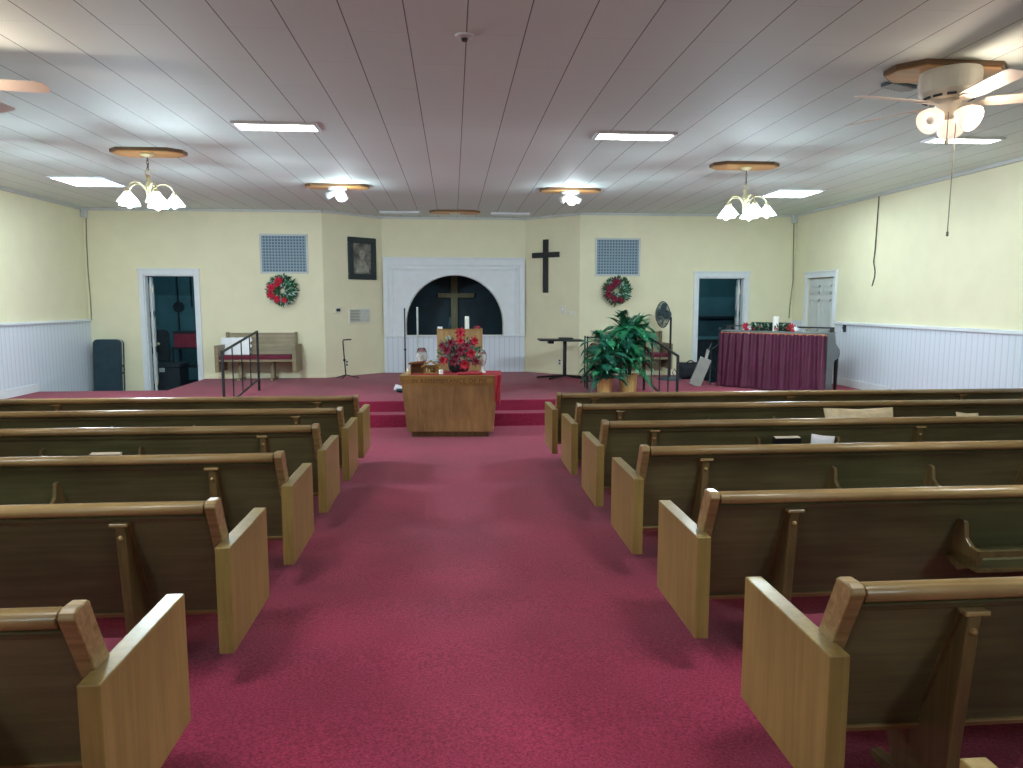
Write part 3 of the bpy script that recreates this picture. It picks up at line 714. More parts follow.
for (q, lab) in (((260, 234.5, 308, 273), 'square blue-grey woven wall grille above the left wreath'), ((596, 238.5, 639, 275.5), 'square blue-grey woven wall grille above the right wreath')):
    m, w, h = rect_on(pB, nB, *q)
    o = empty('wall_grille', (0, 0, 0), 0, lab, 'grille', 'wall grilles beside the arch'); place(o, m)
    MB().box(-w / 2 + .02, w / 2 - .02, -.012, -.002, -h / 2 + .02, h / 2 - .02).build('mesh_panel', M['grille'], o)
    fr = MB()
    for (a, b, c, d) in ((-w / 2 - .015, w / 2 + .015, h / 2 - .02, h / 2 + .015), (-w / 2 - .015, w / 2 + .015, -h / 2 - .015, -h / 2 + .02), (-w / 2 - .015, -w / 2 + .02, -h / 2, h / 2), (w / 2 - .02, w / 2 + .015, -h / 2, h / 2)):
        fr.box(a, b, -.022, 0, c, d)
    fr.build('grille_frame', M['crown'], o, bevel=.003)
def wreath(px, py, R, label, seed):
    random.seed(seed)
    c = at(px, py, Y=YB - .08)
    o = empty('christmas_wreath', c, 0, label, 'wreath', 'wreaths beside the arch')
    g = MB(); g2 = MB()
    for k in range(900):
        a = random.uniform(0, 2 * PI); rr = R * random.uniform(.16, .84); b = random.uniform(0, 2 * PI)
        c0 = Vector((math.cos(a) * rr, -.0 + .05 * math.sin(b), math.sin(a) * rr))
        d = Vector((math.cos(a + random.uniform(-.9, .9)), random.uniform(-.9, .15), math.sin(a + random.uniform(-.9, .9)))).normalized()
        (g if k % 4 else g2).leaf(c0, c0 + d * random.uniform(.06, .11), .012, Vector((0, -1, 0)))
    g.build('greenery', M['green'], o); g2.build('frosted_sprigs', M['pale_leaf'], o)
    MB().tube([(math.cos(2 * PI * k / 24) * R * .68, .01, math.sin(2 * PI * k / 24) * R * .68) for k in range(25)], .05, 8, False).build('wreath_ring', M['palm_dark'], o, smooth=True)
    for (a, rr, r) in ((2.9, .62, .095), (3.6, .72, .09), (4.3, .65, .085), (1.75, .6, .095), (2.2, .45, .07), (5.0, .7, .07)):
        mb = MB(); poinsettia(mb, (math.cos(a) * R * rr, -.09, math.sin(a) * R * rr), (0, -1, .1), r)
        mb.build('red_flower', M['red' if px < 400 else 'dark_red'], o)
    bb = MB()
    for k in range(9):
        a = random.uniform(-1, 1.2); bb.ball((math.cos(a) * R * .65, -.09, math.sin(a) * R * .65), .022, 8)
    bb.build('ornaments', M['palm'], o, smooth=True)
    return o
wreath(282, 290, .285, 'green christmas wreath with red flowers on the wall above the wooden bench', 3)
wreath(617, 290.5, .28, 'green and dark red christmas wreath on the wall above the potted palms', 5)
random.seed(11)
# framed picture (plain generic sepia print)
m, w, h = rect_on(pL, nL, 347, 236.5, 375.5, 280)
o = empty('framed_picture', (0, 0, 0), 0, 'dark framed sepia portrait print on the angled wall left of the arch', 'picture'); place(o, m)
fw_ = .11; fr = MB()
for (a, b, c, d) in ((-w / 2, w / 2, h / 2 - fw_, h / 2), (-w / 2, w / 2, -h / 2, -h / 2 + fw_), (-w / 2, -w / 2 + fw_, -h / 2 + fw_, h / 2 - fw_), (w / 2 - fw_, w / 2, -h / 2 + fw_, h / 2 - fw_)):
    fr.box(a, b, -.05, 0, c, d)
fr.build('frame', M['frame'], o, bevel=.012)
MB().box(-w / 2 + fw_, w / 2 - fw_, -.015, -.004, -h / 2 + fw_, h / 2 - fw_).build('print', M['print'], o)
fg = MB()
fg.prism([(.10 * math.cos(k * .42) * (.62) + .0, .12 * math.sin(k * .42) * .75 + .08) for k in range(15)], 'y', -.019, -.0155)
fg.prism([(-.16, -.27), (.16, -.27), (.15, -.17), (.06, -.06), (-.06, -.06), (-.14, -.15)], 'y', -.018, -.0152)
fg.build('plain_figure', M['print_pale'], o)
# black cross on right angled wall
m, w, h = rect_on(pR, nR, 533.5, 240.5, 559.5, 292.5)
o = empty('wall_cross', (0, 0, 0), 0, 'plain black cross on the angled wall right of the arch', 'cross'); place(o, m)
MB().box(-.055, .055, -.05, 0, -h / 2, h / 2).build('upright', M['black_cross'], o, bevel=.004)
MB().box(-w / 2, w / 2, -.055, -.002, h / 2 - .36, h / 2 - .255).build('crossbeam', M['black_cross'], o, bevel=.004)
# thermostat, vent, switches, outlets
m, w, h = rect_on(pL, nL, 333.5, 307, 341.5, 313)
o = empty('thermostat', (0, 0, 0), 0, 'white thermostat on the angled wall left of the small double vent', 'thermostat'); place(o, m)
MB().box(-w / 2, w / 2, -.03, 0, -h / 2, h / 2).build('housing', M['plate'], o, bevel=.006); MB().box(-w / 4, w / 4, -.033, -.028, -h / 4, h / 4).build('display', M['fan_slot'], o)
m, w, h = rect_on(pL, nL, 348, 308, 370, 323)
o = empty('wall_vent', (0, 0, 0), 0, 'white double louvred vent on the wall under the framed picture', 'vent'); place(o, m)
MB().box(-w / 2, w / 2, -.02, 0, -h / 2, h / 2).build('vent_frame', M['plate'], o, bevel=.004)
for (a, b, mt) in ((-w / 2 + .03, -.01, 'grey_board'), (.01, w / 2 - .03, 'white_metal')):
    lv = MB()
    for k in range(8):
        z = -h / 2 + .04 + k * (h - .08) / 7.5; lv.box(a, b, -.03, -.018, z, z + .018)
    lv.build('louvre', M[mt], o)
def plate(pa, na, q, name, label, cat, sw):
    m, w, h = rect_on(pa, na, *q); o = empty(name, (0, 0, 0), 0, label, cat); place(o, m)
    MB().box(-w / 2, w / 2, -.012, 0, -h / 2, h / 2).build('cover_plate', M['plate'], o, bevel=.003)
    g = MB()
    if sw: g.box(-.012, .012, -.028, -.01, -.03, .03)
    else: g.box(-.02, .02, -.016, -.01, .012, .045).box(-.02, .02, -.016, -.01, -.045, -.012)
    g.build('toggle' if sw else 'socket', M['white'] if sw else M['fan_slot'], o)
plate(pR, nR, (559.5, 305.5, 565.5, 313.5), 'light_switch', 'white light switch plate on the wall under the black cross', 'switch', True)
plate(pR, nR, (567.5, 311.5, 575, 314.5), 'wall_control', 'small white wall control right of the light switch plate', 'switch', True)
plate(pR, nR, (558, 358, 562, 366), 'wall_outlet', 'wall outlet low on the angled wall behind the black stand table', 'outlet', False)
plate(pL, nL, (344.5, 359.5, 348.5, 367), 'wall_outlet', 'wall outlet low on the angled wall by the microphone stand', 'outlet', False)
# corner cable boxes and cables
for (px, X, lab, pts) in ((86.5, XL + .06, 'small grey box with a cable in the left back corner', [(86, 216), (86.5, 240), (88, 270), (90.5, 300), (91.5, 320)]),
                          (794, XR - .06, 'small grey box with a cable in the right back corner', [(794, 222), (793.5, 250), (793, 280), (790, 305), (789, 318)])):
    c = at(px, 213 if px < 400 else 219, Y=YB - .05); c.x = X
    o = empty('junction_box', c, 0, lab, 'cable box')
    MB().box(-.05, .05, -.04, .04, -.08, .06).build('box_body', M['crown'], o, bevel=.012)
    P = [at(a, b, Y=YB - .02) - c for a, b in pts]
    for q in P: q.x = max(XL + .02, min(XR - .02, q.x + c.x)) - c.x
    MB().tube([(0, .02, -.06)] + P, .009, 6).build('cable', M['cable'], o)
P = [at(a, b, X=XR - .015) for a, b in ((879.5, 190), (878, 210), (876.5, 230), (875, 250), (873.5, 262), (875, 271), (874.5, 277), (872, 286))]
tag(MB().tube(P, .008, 6).build('hanging_cable', M['dark_cable']), 'thin dark cable hanging down the right wall from the ceiling', 'cable')
c = at(845, 328, X=XR - .03)
tag(MB().box(-.03, .03, -.02, .02, -.07, .06).box(-.045, -.02, -.012, .012, -.02, .03).build('wall_hook', M['fan_slot'], None, bevel=.004, loc=c), 'small dark hook on the wainscot cap beside the white door', 'hook')

# ------------------------------------------------------------------ benches on the platform
def bench(cx, w, label):
    o = empty('platform_bench', (cx, YB - .55, PLAT), 0, label, 'bench')
    hw = w / 2
    MB().prism([(.40, .40), (.425, .40), (.53, .87), (.505, .87)], 'x', -hw + .05, hw - .05).build('backrest', M['grey_wood'], o, bevel=.005)
    for s in (-1, 1):
        MB().box(s * hw - .035, s * hw + .035, -.04, .5, .17, .66).build('armrest_panel', M['grey_wood'], o, bevel=.005)
        MB().box(s * (hw - .06) - .02, s * (hw - .06) + .02, .42, .53, .6, .885).build('end_post', M['grey_wood'], o, bevel=.005)
    MB().box(-hw + .03, hw - .03, -.03, .42, .355, .40).build('seat', M['grey_wood'], o, bevel=.005)
    MB().box(-hw + .05, hw - .05, -.02, .4, .40, .47).build('seat_cushion', M['cushion'], o, bevel=.015)
    for s in (-.55, .4):
        MB().prism([(.05, 0), (.45, 0), (.45, .04), (.3, .06), (.3, .355), (.16, .355), (.16, .06), (.05, .04)], 'x', s * hw * .9 - .03, s * hw * .9 + .03).build('leg', M['grey_wood'], o, bevel=.004)
    return o
bl, br_ = at(216.5, 345, Y=YB - .55).x, at(294, 345, Y=YB - .55).x
bench((bl + br_) / 2, br_ - bl, 'wooden bench with burgundy cushion against the wall under the left wreath')
b0, b1_ = at(598, 345, Y=YB - .55).x, at(670.5, 345, Y=YB - .55).x
bench((b0 + b1_) / 2, b1_ - b0, 'wooden bench with burgundy cushion half hidden behind the potted palms')
# white paper sheet on left bench
A = at(221.5, 337.5, Y=YB - .13); B = at(251, 354, Y=YB - .2)
w = B.x - A.x; zb = PLAT + .47; h = A.z - zb
sh_ = MB(); n = 10; vs = []; fs = []
for i in range(n + 1):
    for j in range(7):
        u, v = i / n, j / 6
        edge = .008 * math.sin(i * 2.1) * (1 if j == 6 else 0)
        side = .025 * math.sin(j * 2.7) * (1 if i == n else 0)
        vs.append((u * w + side, .015 * math.sin(u * 5 + v * 3) + v * .09, v * h + edge * .6 + (0 if j else 0)))
for i in range(n):
    for j in range(6):
        q = i * 7 + j; fs.append((q, q + 1, q + 8, q + 7))
sh_.add(vs, fs)
so = sh_.build('paper_sheet', M['paper'], None, loc=(A.x, YB - .235, zb)); so.modifiers.new('t', 'SOLIDIFY').thickness = .004
tag(so, 'large white crumpled sheet propped on the bench behind the left stair railing', 'paper')

# ------------------------------------------------------------------ stair railings
def railing(s, X, label):
    Y0, Y1 = 10.0, 11.6
    if s < 0:
        a = at(222, 352, X=X); b = at(257, 331.5, X=X); c = at(240, 395, X=X); d = at(257.5, 379.5, X=X)
    else:
        a = at(678, 356, X=X); b = at(645, 334, X=X); c = at(661, 396, X=X); d = at(645.5, 379, X=X)
    z0 = fl(a.y) if a.y < YP1 else (STEP if a.y < YP2 else PLAT)
    o = empty('stair_railing', (X, a.y, z0), 0, label, 'railing', 'black stair railings')
    base = Vector((X, a.y, z0))
    A = a - base; B = b - base; A.x = B.x = 0
    slope = (B.z - A.z) / (B.y - A.y)
    d = d - base
    zfar = PLAT - z0; low = (A.z - d.z + (B.z - A.z))
    def lowz(y): return d.z + slope * 1.0 * (y - B.y)
    MB().tube([(0, 0, 0), A, B, (0, B.y, zfar)], .021, 8).build('handrail', M['black'], o)
    MB().tube([(0, 0, max(lowz(0), .1)), (0, B.y, lowz(B.y))], .015, 8).build('lower_rail', M['black'], o)
    for k in range(1, 4):
        y = B.y * k / 4
        MB().tube([(0, y, max(lowz(y), .12)), (0, y, A.z + slope * y)], .010, 6).build('baluster', M['black'], o)
    return o
railing(-1, -3.2, 'black metal stair railing in front of the left bench')
railing(1, 3.14, 'black metal stair railing to the right of the potted palms')

# ------------------------------------------------------------------ microphone stand, keyboard stand
b = atp(346, 375, (BXL, YB - .25, 0), nL)
b = at(346, 378.5, Z=PLAT)
o = empty('microphone_stand', (b.x, b.y, PLAT), 0, 'thin black microphone stand against the angled wall below the vent', 'stand')
tp = at(343, 340, Y=b.y).z - PLAT
MB().tube([(0, 0, .05), (-.02, 0, tp * .5), (-.04, 0, tp - .03), (-.03, 0, tp), (.12, 0, tp + .01)], .012, 8).build('pole', M['black'], o)
MB().ball((-.02, 0, tp * .48), .028, 8).build('collar', M['black'], o)
for a in (0.3, 2.4, 4.5): MB().tube([(0, 0, .07), (.25 * math.cos(a), .1 * math.sin(a), .012)], .011, 6).build('leg', M['black'], o)
b = at(563.5, 378.5, Z=PLAT); Yk = b.y
o = empty('keyboard_stand', (b.x, Yk, PLAT), .0, 'black pedestal stand table below the black wall cross', 'stand')
tz = at(562, 341, Y=Yk).z - PLAT; xl = at(538.5, 338, Y=Yk).x - b.x; xr = at(582, 341, Y=Yk).x - b.x
mt = Matrix.Translation((0, 0, tz)) @ rot('Y', .02)
MB().box(xl, xr, -.2, .2, 0, .035, mt).build('table_top', M['black'], o, bevel=.006)
MB().box(-.09, .17, -.1, .12, .04, .065, mt).build('console', M['fan_slot'], o, bevel=.006)
MB().box(xl + .18, xl + .28, -.1, .1, -.05, 0, mt).build('clamp', M['black'], o)
MB().tube([(.02, 0, .05), (.02, 0, tz)], .035, 12).build('column', M['black'], o)
for (dx, dy) in ((-.5, .1), (.35, .12), (-.3, -.22), (.33, -.16)): MB().tube([(.02, 0, .06), (dx, dy, .022)], .02, 6).build('foot', M['black'], o)

# ------------------------------------------------------------------ palms
def frond(mb, base, az, length, lift, droop, wid=.03, nl=11):
    d = Vector((math.cos(az), math.sin(az), 0)); pts = []
    for k in range(nl + 1):
        t = k / nl; pts.append(Vector(base) + d * (length * t * (1 - .18 * t * t)) * math.cos(lift) + Vector((0, 0, length * math.sin(lift) * t - droop * length * t * t)))
    mb.tube(pts, [.007 * (1 - .8 * k / nl) for k in range(nl + 1)], 5)
    for k in range(2, nl + 1):
        t = k / nl; tg = (pts[k] - pts[k - 1]).normalized(); sd = tg.cross(Vector((0, 0, 1)))
        sd = sd.normalized() if sd.length > 1e-5 else Vector((1, 0, 0))
        ll_ = length * .30 * math.sin(PI * (.15 + .8 * t))
        for s in (-1, 1):
            dv = (sd * s * .8 + tg * .75 + Vector((0, 0, -.18))).normalized()
            mb.leaf(pts[k], pts[k] + dv * ll_, wid * .5, Vector((0, 0, 1)), .3)
    if True: mb.leaf(pts[-1], pts[-1] + (pts[-1] - pts[-2]).normalized() * length * .16, wid * .5)
def palm(px, Y, pot_h, pot_r, n, length, zbase, label, seed, mats, az_bias=None):
    random.seed(seed)
    x = at(px, 384, Y=Y).x
    o = empty('potted_palm', (x, Y, PLAT), 0, label, 'plant', 'potted palms by the right railing')
    MB().lathe([(0, 0), (pot_r * .86, 0), (pot_r, pot_h), (pot_r * .92, pot_h), (pot_r * .9, pot_h - .03), (0, pot_h - .03)], (0, 0, 0), 24).build('pot', M['pot'], o)
    MB().lathe([(0, 0), (pot_r * .9, 0), (0, .02)], (0, 0, pot_h - .035), 20).build('soil', M['soil'], o)
    stm = MB(); f1 = MB(); f2 = MB()
    for k in range(5):
        a = k * 1.256; stm.tube([(.04 * math.cos(a), .04 * math.sin(a), pot_h - .03), (.06 * math.cos(a), .05 * math.sin(a), zbase)], .012, 6)
    stm.build('stems', M['palm_dark'], o)
    for k in range(n):
        a = 2 * PI * k / n * 3.37 + random.uniform(-.3, .3)
        lift = random.uniform(.15, 1.35); L_ = length * random.uniform(.7, 1.05)
        frond((f1 if k % 3 else f2), (.05 * math.cos(a), .05 * math.sin(a), zbase - .2 + random.uniform(-.55, .12)), a, L_, lift, random.uniform(.3, .75), .030, 12)
    f1.build('foliage', M[mats[0]], o); f2.build('foliage', M[mats[1]], o)
    return o
palm(628, 11.42, .29, .15, 140, .58, 1.14, 'tall bushy green palm in a bamboo pot nearest the right stair railing', 4, ('palm', 'palm_dark'))
palm(604.5, 11.1, .26, .125, 100, .46, .94, 'shorter feathery palm in a bamboo pot left of the tall palm', 9, ('palm_dark', 'palm'))
random.seed(21)
# ornate black stand left of the palms
Yo = 12.0; ol, orr = at(586, 360, Y=Yo).x, at(605, 360, Y=Yo).x; ot = at(590, 336, Y=Yo).z
o = empty('plant_stand', ((ol + orr) / 2, Yo, PLAT), 0, 'ornate black scrolled metal stand left of the potted palms', 'stand')
hw = (orr - ol) / 2; oh = ot - PLAT
for sx_ in (-1, 1):
    for sy in (-1, 1):
        MB().tube([(sx_ * hw, sy * .12, 0), (sx_ * hw, sy * .12, oh)], .012, 6).build('post', M['black'], o)
for z in (.12, oh * .5, oh - .03):
    MB().box(-hw, hw, -.12, .12, z, z + .015).build('tier', M['black'], o)
sc_ = MB()
for k in range(5):
    z = .2 + k * (oh - .3) / 4.6
    for sx_ in (-1, 1):
        sc_.tube([(sx_ * (.035 + .05 * (1 - q / 12)) * math.cos(q * .6) * .9 + sx_ * .06, -.12, z + .06 * math.sin(q * .6) * (1 - q / 16)) for q in range(13)], .007, 5)
sc_.build('scrollwork', M['black'], o)

# ------------------------------------------------------------------ pedestal fan, bag, grey board, stand by the doorway
Yf = 13.2; b = at(669.5, 376, Y=Yf)
o = empty('pedestal_fan', (b.x, Yf, PLAT), 0, 'black pedestal fan with round cage beside the right-hand open doorway', 'fan')
hc = at(662, 314.5, Y=Yf); hx, hz = hc.x - b.x, hc.z - PLAT
MB().lathe([(0, 0), (.22, 0), (.22, .02), (.06, .05), (0, .05)], (0, 0, 0), 24).build('base', M['fan_grey'], o)
MB().tube([(0, 0, .04), (0, 0, hz - .05)], .02, 10).build('pole', M['black'], o)
R_ = .24
hm = Matrix.Translation((hx, -.05, hz)) @ rot('Z', math.radians(-76)) @ rot('X', PI / 2) @ rot('Y', 0)
gd = MB()
for k in range(48):
    a = 2 * PI * k / 48
    gd.tube([hm @ Vector((math.cos(a) * q, math.sin(a) * q, zq)) for q, zq in ((.05, .075), (.17, .06), (R_, 0), (.17, -.06), (.05, -.07))], .0035, 4)
for rr, zq in ((R_, 0), (.17, .06), (.17, -.06), (.1, .07)):
    gd.tube([hm @ Vector((math.cos(2 * PI * k / 32) * rr, math.sin(2 * PI * k / 32) * rr, zq)) for k in range(33)], .005 if rr < R_ else .009, 5, False)
gd.build('cage', M['fan_grey'], o)
bd = MB()
for k in range(4):
    a = k * PI / 2
    poly = [(.03, -.02), (.1, -.08), (.2, -.09), (.22, .0), (.15, .05), (.04, .03)]
    bd.prism([(u, v) for u, v in poly], 'z', -.004, .004, hm @ rot('Z', a) @ rot('X', .35))
bd.build('blades', M['fan_grey'], o)
MB().lathe([(0, -.16), (.06, -.15), (.075, -.1), (.07, -.03), (.03, 0), (0, .06)], (0, 0, 0), 16, hm).build('motor', M['black'], o, smooth=True)
MB().tube([hm @ Vector((0, 0, -.1)), (0, 0, hz - .06)], .02, 8).build('neck', M['black'], o)
b = at(689, 377, Y=13.3)
o = empty('black_bag', (b.x, 13.3, PLAT), .1, 'black canvas bag on the platform left of the right open doorway', 'bag')
p = pillow(MB(), .5, .34, .3).build('bag_body', M['bag'], o, smooth=True); p.location = (0, 0, .15)
MB().tube([(-.12 + .24 * k / 8, -.05, .26 + .09 * math.sin(PI * k / 8)) for k in range(9)], .012, 6).build('strap', M['bag'], o)
MB().tube([(-.25, -.05, .1), (-.33, -.06, .2), (-.36, -.05, .12), (-.3, -.06, .04)], .01, 6).build('loose_strap', M['fan_grey'], o)
# grey flat board with a neck, leaning, built as a real slanted board on a black tripod
Yg = 12.1
q = [at(689.5, 383.5, Y=Yg), at(700, 388, Y=Yg), at(711.5, 361, Y=Yg), at(701, 357, Y=Yg)]
o = empty('music_stand', (at(708, 388, Y=Yg + .25).x, Yg + .25, PLAT), 0, 'black folding stand with a grey tilted desk board before the right doorway', 'stand')
base = Vector(o.location)
bm_ = MB(); off = Vector((0, .03, .012))
bm_.add([v - base for v in q] + [v - base + off for v in q], [(0, 1, 2, 3), (7, 6, 5, 4), (0, 4, 5, 1), (1, 5, 6, 2), (2, 6, 7, 3), (3, 7, 4, 0)])
bm_.build('desk_board', M['grey_board'], o, bevel=.003)
n0 = (q[2] + q[3]) / 2 - base; n1 = at(708.5, 350, Y=Yg + .03) - base
dn = (n1 - n0)
sdv = Vector((dn.z, 0, -dn.x)).normalized() * .022
MB().add([n0 - sdv, n0 + sdv, n1 + sdv, n1 - sdv] + [v + off for v in (n0 - sdv, n0 + sdv, n1 + sdv, n1 - sdv)], [(0, 1, 2, 3), (7, 6, 5, 4), (0, 4, 5, 1), (1, 5, 6, 2), (2, 6, 7, 3), (3, 7, 4, 0)]).build('board_neck', M['grey_board'], o)
MB().tube([(.02, 0, .25), (.05, .02, n1.z + .12)], .014, 8).tube([n1, (.05, .02, n1.z + .1)], .012, 6).build('pole', M['store_dark'], o)
for a in (.2, 2.3, 4.4): MB().tube([(.03, 0, .4), (.03 + .24 * math.cos(a), .2 * math.sin(a), .012)], .012, 6).build('leg', M['store_dark'], o)
MB().tube([(.05, 0, .62), (.18, .05, .7), (.2, .05, .95)], .012, 6).ball((.2, .05, .97), .04, 8).build('boom_arm', M['store_dark'], o)

# ------------------------------------------------------------------ piano with curtain, and what stands on it
ZT = 1.11
p0 = Vector((4.635, 12.148, PLAT)); al = math.radians(48); Lp = 1.786; hp = ZT - PLAT
o = empty('upright_piano', p0, -al, 'grey upright piano seen from behind, hung with a crimson curtain', 'piano')
# local: x along the back (left -> right), y towards the keyboard side
prof = [(.0, 0), (.0, hp), (.30, hp), (.34, hp - .05), (.36, hp - .16), (.56, hp - .27), (.575, hp - .33), (.55, hp - .40), (.36, hp - .43), (.30, hp - .5), (.28, 0)]
for a in (0.0, Lp - .045):
    MB().prism(prof, 'x', a, a + .045).build('side_panel', M['piano'], o, bevel=.004)
MB().box(.045, Lp - .045, .02, .28, .08, hp - .02).build('case', M['piano'], o)
MB().box(-.01, Lp + .01, -.015, .32, hp - .005, hp + .018).build('lid', M['piano'], o, bevel=.005)
MB().box(.045, Lp - .045, .3, .56, hp - .36, hp - .33).build('key_bed', M['piano'], o)
MB().box(.08, Lp - .08, .36, .53, hp - .33, hp - .305).build('keyboard', M['keys'], o)
for a in (.03, Lp - .03):
    MB().lathe([(.02, 0), (.028, .1), (.035, hp - .42), (.02, hp - .38)], (a, .5, 0), 10).build('leg', M['black'], o)
MB().box(-.04, .04, .24, .28, hp + .018, hp + .1).box(.02, Lp - .02, .24, .275, hp + .075, hp + .1).box(Lp - .06, Lp, .24, .28, hp + .018, hp + .1).build('gallery_rail', M['black'], o)
MB().box(.45, 1.12, .16, .2, hp + .02, hp + .16).build('music_desk', M['black'], o, bevel=.006)
MB().tube([(-.0, -.045, hp - .025), (Lp, -.045, hp - .025)], .014, 8).build('curtain_rod', M['curtain_rod'], o)
cm = MB(); nx, nz = 170, 10; vs = []; fs = []
random.seed(2)
ph = [random.uniform(0, 6.28) for _ in range(6)]
for j in range(nz + 1):
    v = j / nz
    for i in range(nx + 1):
        u = i / nx
        fold = .022 * math.sin(u * 92 + ph[0] + .7 * math.sin(u * 9)) * (1 - .35 * v) + .028 * v * math.sin(u * 38 + ph[1] + 1.5 * math.sin(u * 6 + ph[2]))
        spread = (u - .5) * .05 * v
        vs.append((u * Lp + spread + .012 * v * math.sin(u * 50), -.05 - .045 * v * .5 + fold - .02, hp - .02 - v * (hp - .04)))
for j in range(nz):
    for i in range(nx):
        q = j * (nx + 1) + i; fs.append((q, q + 1, q + nx + 2, q + nx + 1))
cm.add(vs, fs); co = cm.build('curtain', M['pcurtain'], o, smooth=True)
def on_piano(u, y=.1): return p0 + Vector((u * math.cos(al) + y * math.sin(al), -u * math.sin(al) + y * math.cos(al), hp + .018))
g = MB().lathe([(0, 0), (.05, 0), (.05, .235), (.045, .24), (0, .235)], (0, 0, 0), 18).build('pillar_candle', M['wax'], None, loc=on_piano(.90, .11)); tag(g, 'thick white pillar candle standing on the piano', 'candle')
# garland on the piano
ga = empty('holly_garland', on_piano(.8, .1), -al, 'green garland with red berries around the candle on the piano', 'garland')
g = MB(); g2 = MB(); g3 = MB()
for k in range(300):
    u = random.uniform(-.42, .42)
    c = Vector((u, random.uniform(-.0, .1) if abs(u - .04) < .08 else random.uniform(-.08, .06), random.uniform(.0, .10)))
    d = Vector((random.uniform(-1, 1), random.uniform(-.8, .4), random.uniform(-.0, .9))).normalized()
    (g if k % 5 else g2).leaf(c, c + d * random.uniform(.05, .1), .014)
for k in range(18): g3.ball((random.choice((-1, 1)) * random.uniform(.1, .4), random.uniform(-.1, -.04), random.uniform(.02, .09)), .014, 6)
g.build('greenery', M['green'], ga); g2.build('frosted_sprigs', M['pale_leaf'], ga); g3.build('berries', M['red'], ga, smooth=True)
for u, lab in ((.42, 'red and white poinsettia cluster at the left end of the piano garland'), (1.2, 'red and white poinsettia cluster at the right end of the piano garland')):
    c = on_piano(u, .08); fo = empty('poinsettia_cluster', c, -al, lab, 'flowers', 'poinsettias on the piano')
    MB().lathe([(0, 0), (.045, 0), (.055, .05), (0, .05)], (0, 0, 0), 12).build('pot', M['red'], fo)
    a = MB(); poinsettia(a, (-.02, -.02, .07), (0, -1, .4), .075); a.build('red_flower', M['red'], fo)
    a = MB(); poinsettia(a, (.05, -.02, .05), (.3, -1, .2), .05); a.build('white_flower', M['paper'], fo)

# ------------------------------------------------------------------ case leaning in the left corner, storeroom contents
Yc_ = YB - .22
cl = at(94.5, 365, Y=Yc_).x; crx = at(121, 365, Y=Yc_).x; ctop = at(108, 339.5, Y=Yc_).z
w = crx - cl; h = ctop - ZF
o = empty('instrument_case', ((cl + crx) / 2, Yc_, ZF), 0, 'tall dark teal instrument case standing in the left back corner', 'case')
def rr(x0, x1, z0, z1, r):
    P = []
    for (cx_, cz_, a0) in ((x1 - r, z1 - r, 0), (x0 + r, z1 - r, PI / 2), (x0 + r, z0 + r, PI), (x1 - r, z0 + r, 1.5 * PI)):
        P += [(cx_ + r * math.cos(a0 + k * PI / 8), cz_ + r * math.sin(a0 + k * PI / 8)) for k in range(5)]
    return P
lean = rot('X', math.radians(-4))
MB().prism(rr(-w / 2, w / 2, 0, h, .08), 'y', -.1, .02, lean).build('lid_shell', M['case'], o, bevel=.012)
MB().prism(rr(-w / 2, w / 2 + .0, 0, h, .08), 'y', .03, .12, lean).build('base_shell', M['case'], o, bevel=.012)
MB().prism(rr(-w / 2 - .008, w / 2 + .008, -.0, h + .008, .085), 'y', .018, .032, lean).build('metal_band', M['white_metal'], o)
MB().tube([lean @ Vector((w / 2 + .01, .0, h * .5 + .08 * q)) + Vector((.03 * (1 - q * q), 0, 0)) for q in (-1, -.5, 0, .5, 1)], .012, 6).build('handle', M['black'], o)
# storeroom left: crate trunk, chair, shelf with maroon box
o = empty('storage_chest', (at(168, 380, Y=YB + .9).x, YB + .9, ZF), 0, 'low dark chest on the floor of the left storeroom', 'chest')
MB().box(-.33, .33, -.25, .25, 0, .5).build('chest_body', M['store_dark'], o, bevel=.02); MB().box(-.345, .345, -.265, .265, .5, .58).build('chest_lid', M['store_dark'], o, bevel=.02)
MB().box(-.05, .05, -.275, -.26, .42, .5).build('latch', M['white_metal'], o)
xs = at(190, 350, Y=YB + 1.6).x
o = empty('storage_shelf', (xs, YB + 1.6, ZF), 0, 'dark metal shelf inside the left storeroom under a maroon box', 'shelf')
zs = at(190, 347, Y=YB + 1.6).z - ZF
for sx_ in (-.28, .35):
    for sy in (-.18, .18): MB().box(sx_ - .015, sx_ + .015, sy - .015, sy + .015, 0, zs).build('post', M['store_dark'], o)
for z in (.1, zs * .5, zs - .03): MB().box(-.3, .37, -.2, .2, z, z + .025).build('shelf_board', M['store_dark'], o)
bo = empty('storage_box', (xs + .02, YB + 1.6, ZF + zs), 0, 'maroon box on the shelf inside the left storeroom', 'box')
bh = at(190, 331, Y=YB + 1.6).z - ZF - zs
MB().box(-.28, .3, -.16, .16, 0, bh - .05).build('box_body', M['maroon_box'], bo, bevel=.006); MB().box(-.29, .31, -.17, .17, bh - .05, bh).build('box_lid', M['store_dark'], bo, bevel=.006)
xc = at(158, 350, Y=YB + 1.5).x
o = empty('stacked_chair', (xc, YB + 1.5, ZF), .3, 'dark upholstered chair standing inside the left storeroom', 'chair')
MB().box(-.22, .22, -.22, .22, .44, .5).build('seat', M['store_dark'], o, bevel=.02)
MB().prism(rr(-.21, .21, .56, 1.22, .1), 'y', .2, .25).build('backrest', M['store_dark'], o, bevel=.01)
for sx_ in (-.19, .19):
    for sy in (-.19, .21): MB().tube([(sx_, sy, 0), (sx_, sy, .46 if sy < 0 else .9)], .014, 6).build('leg', M['store_dark'], o)
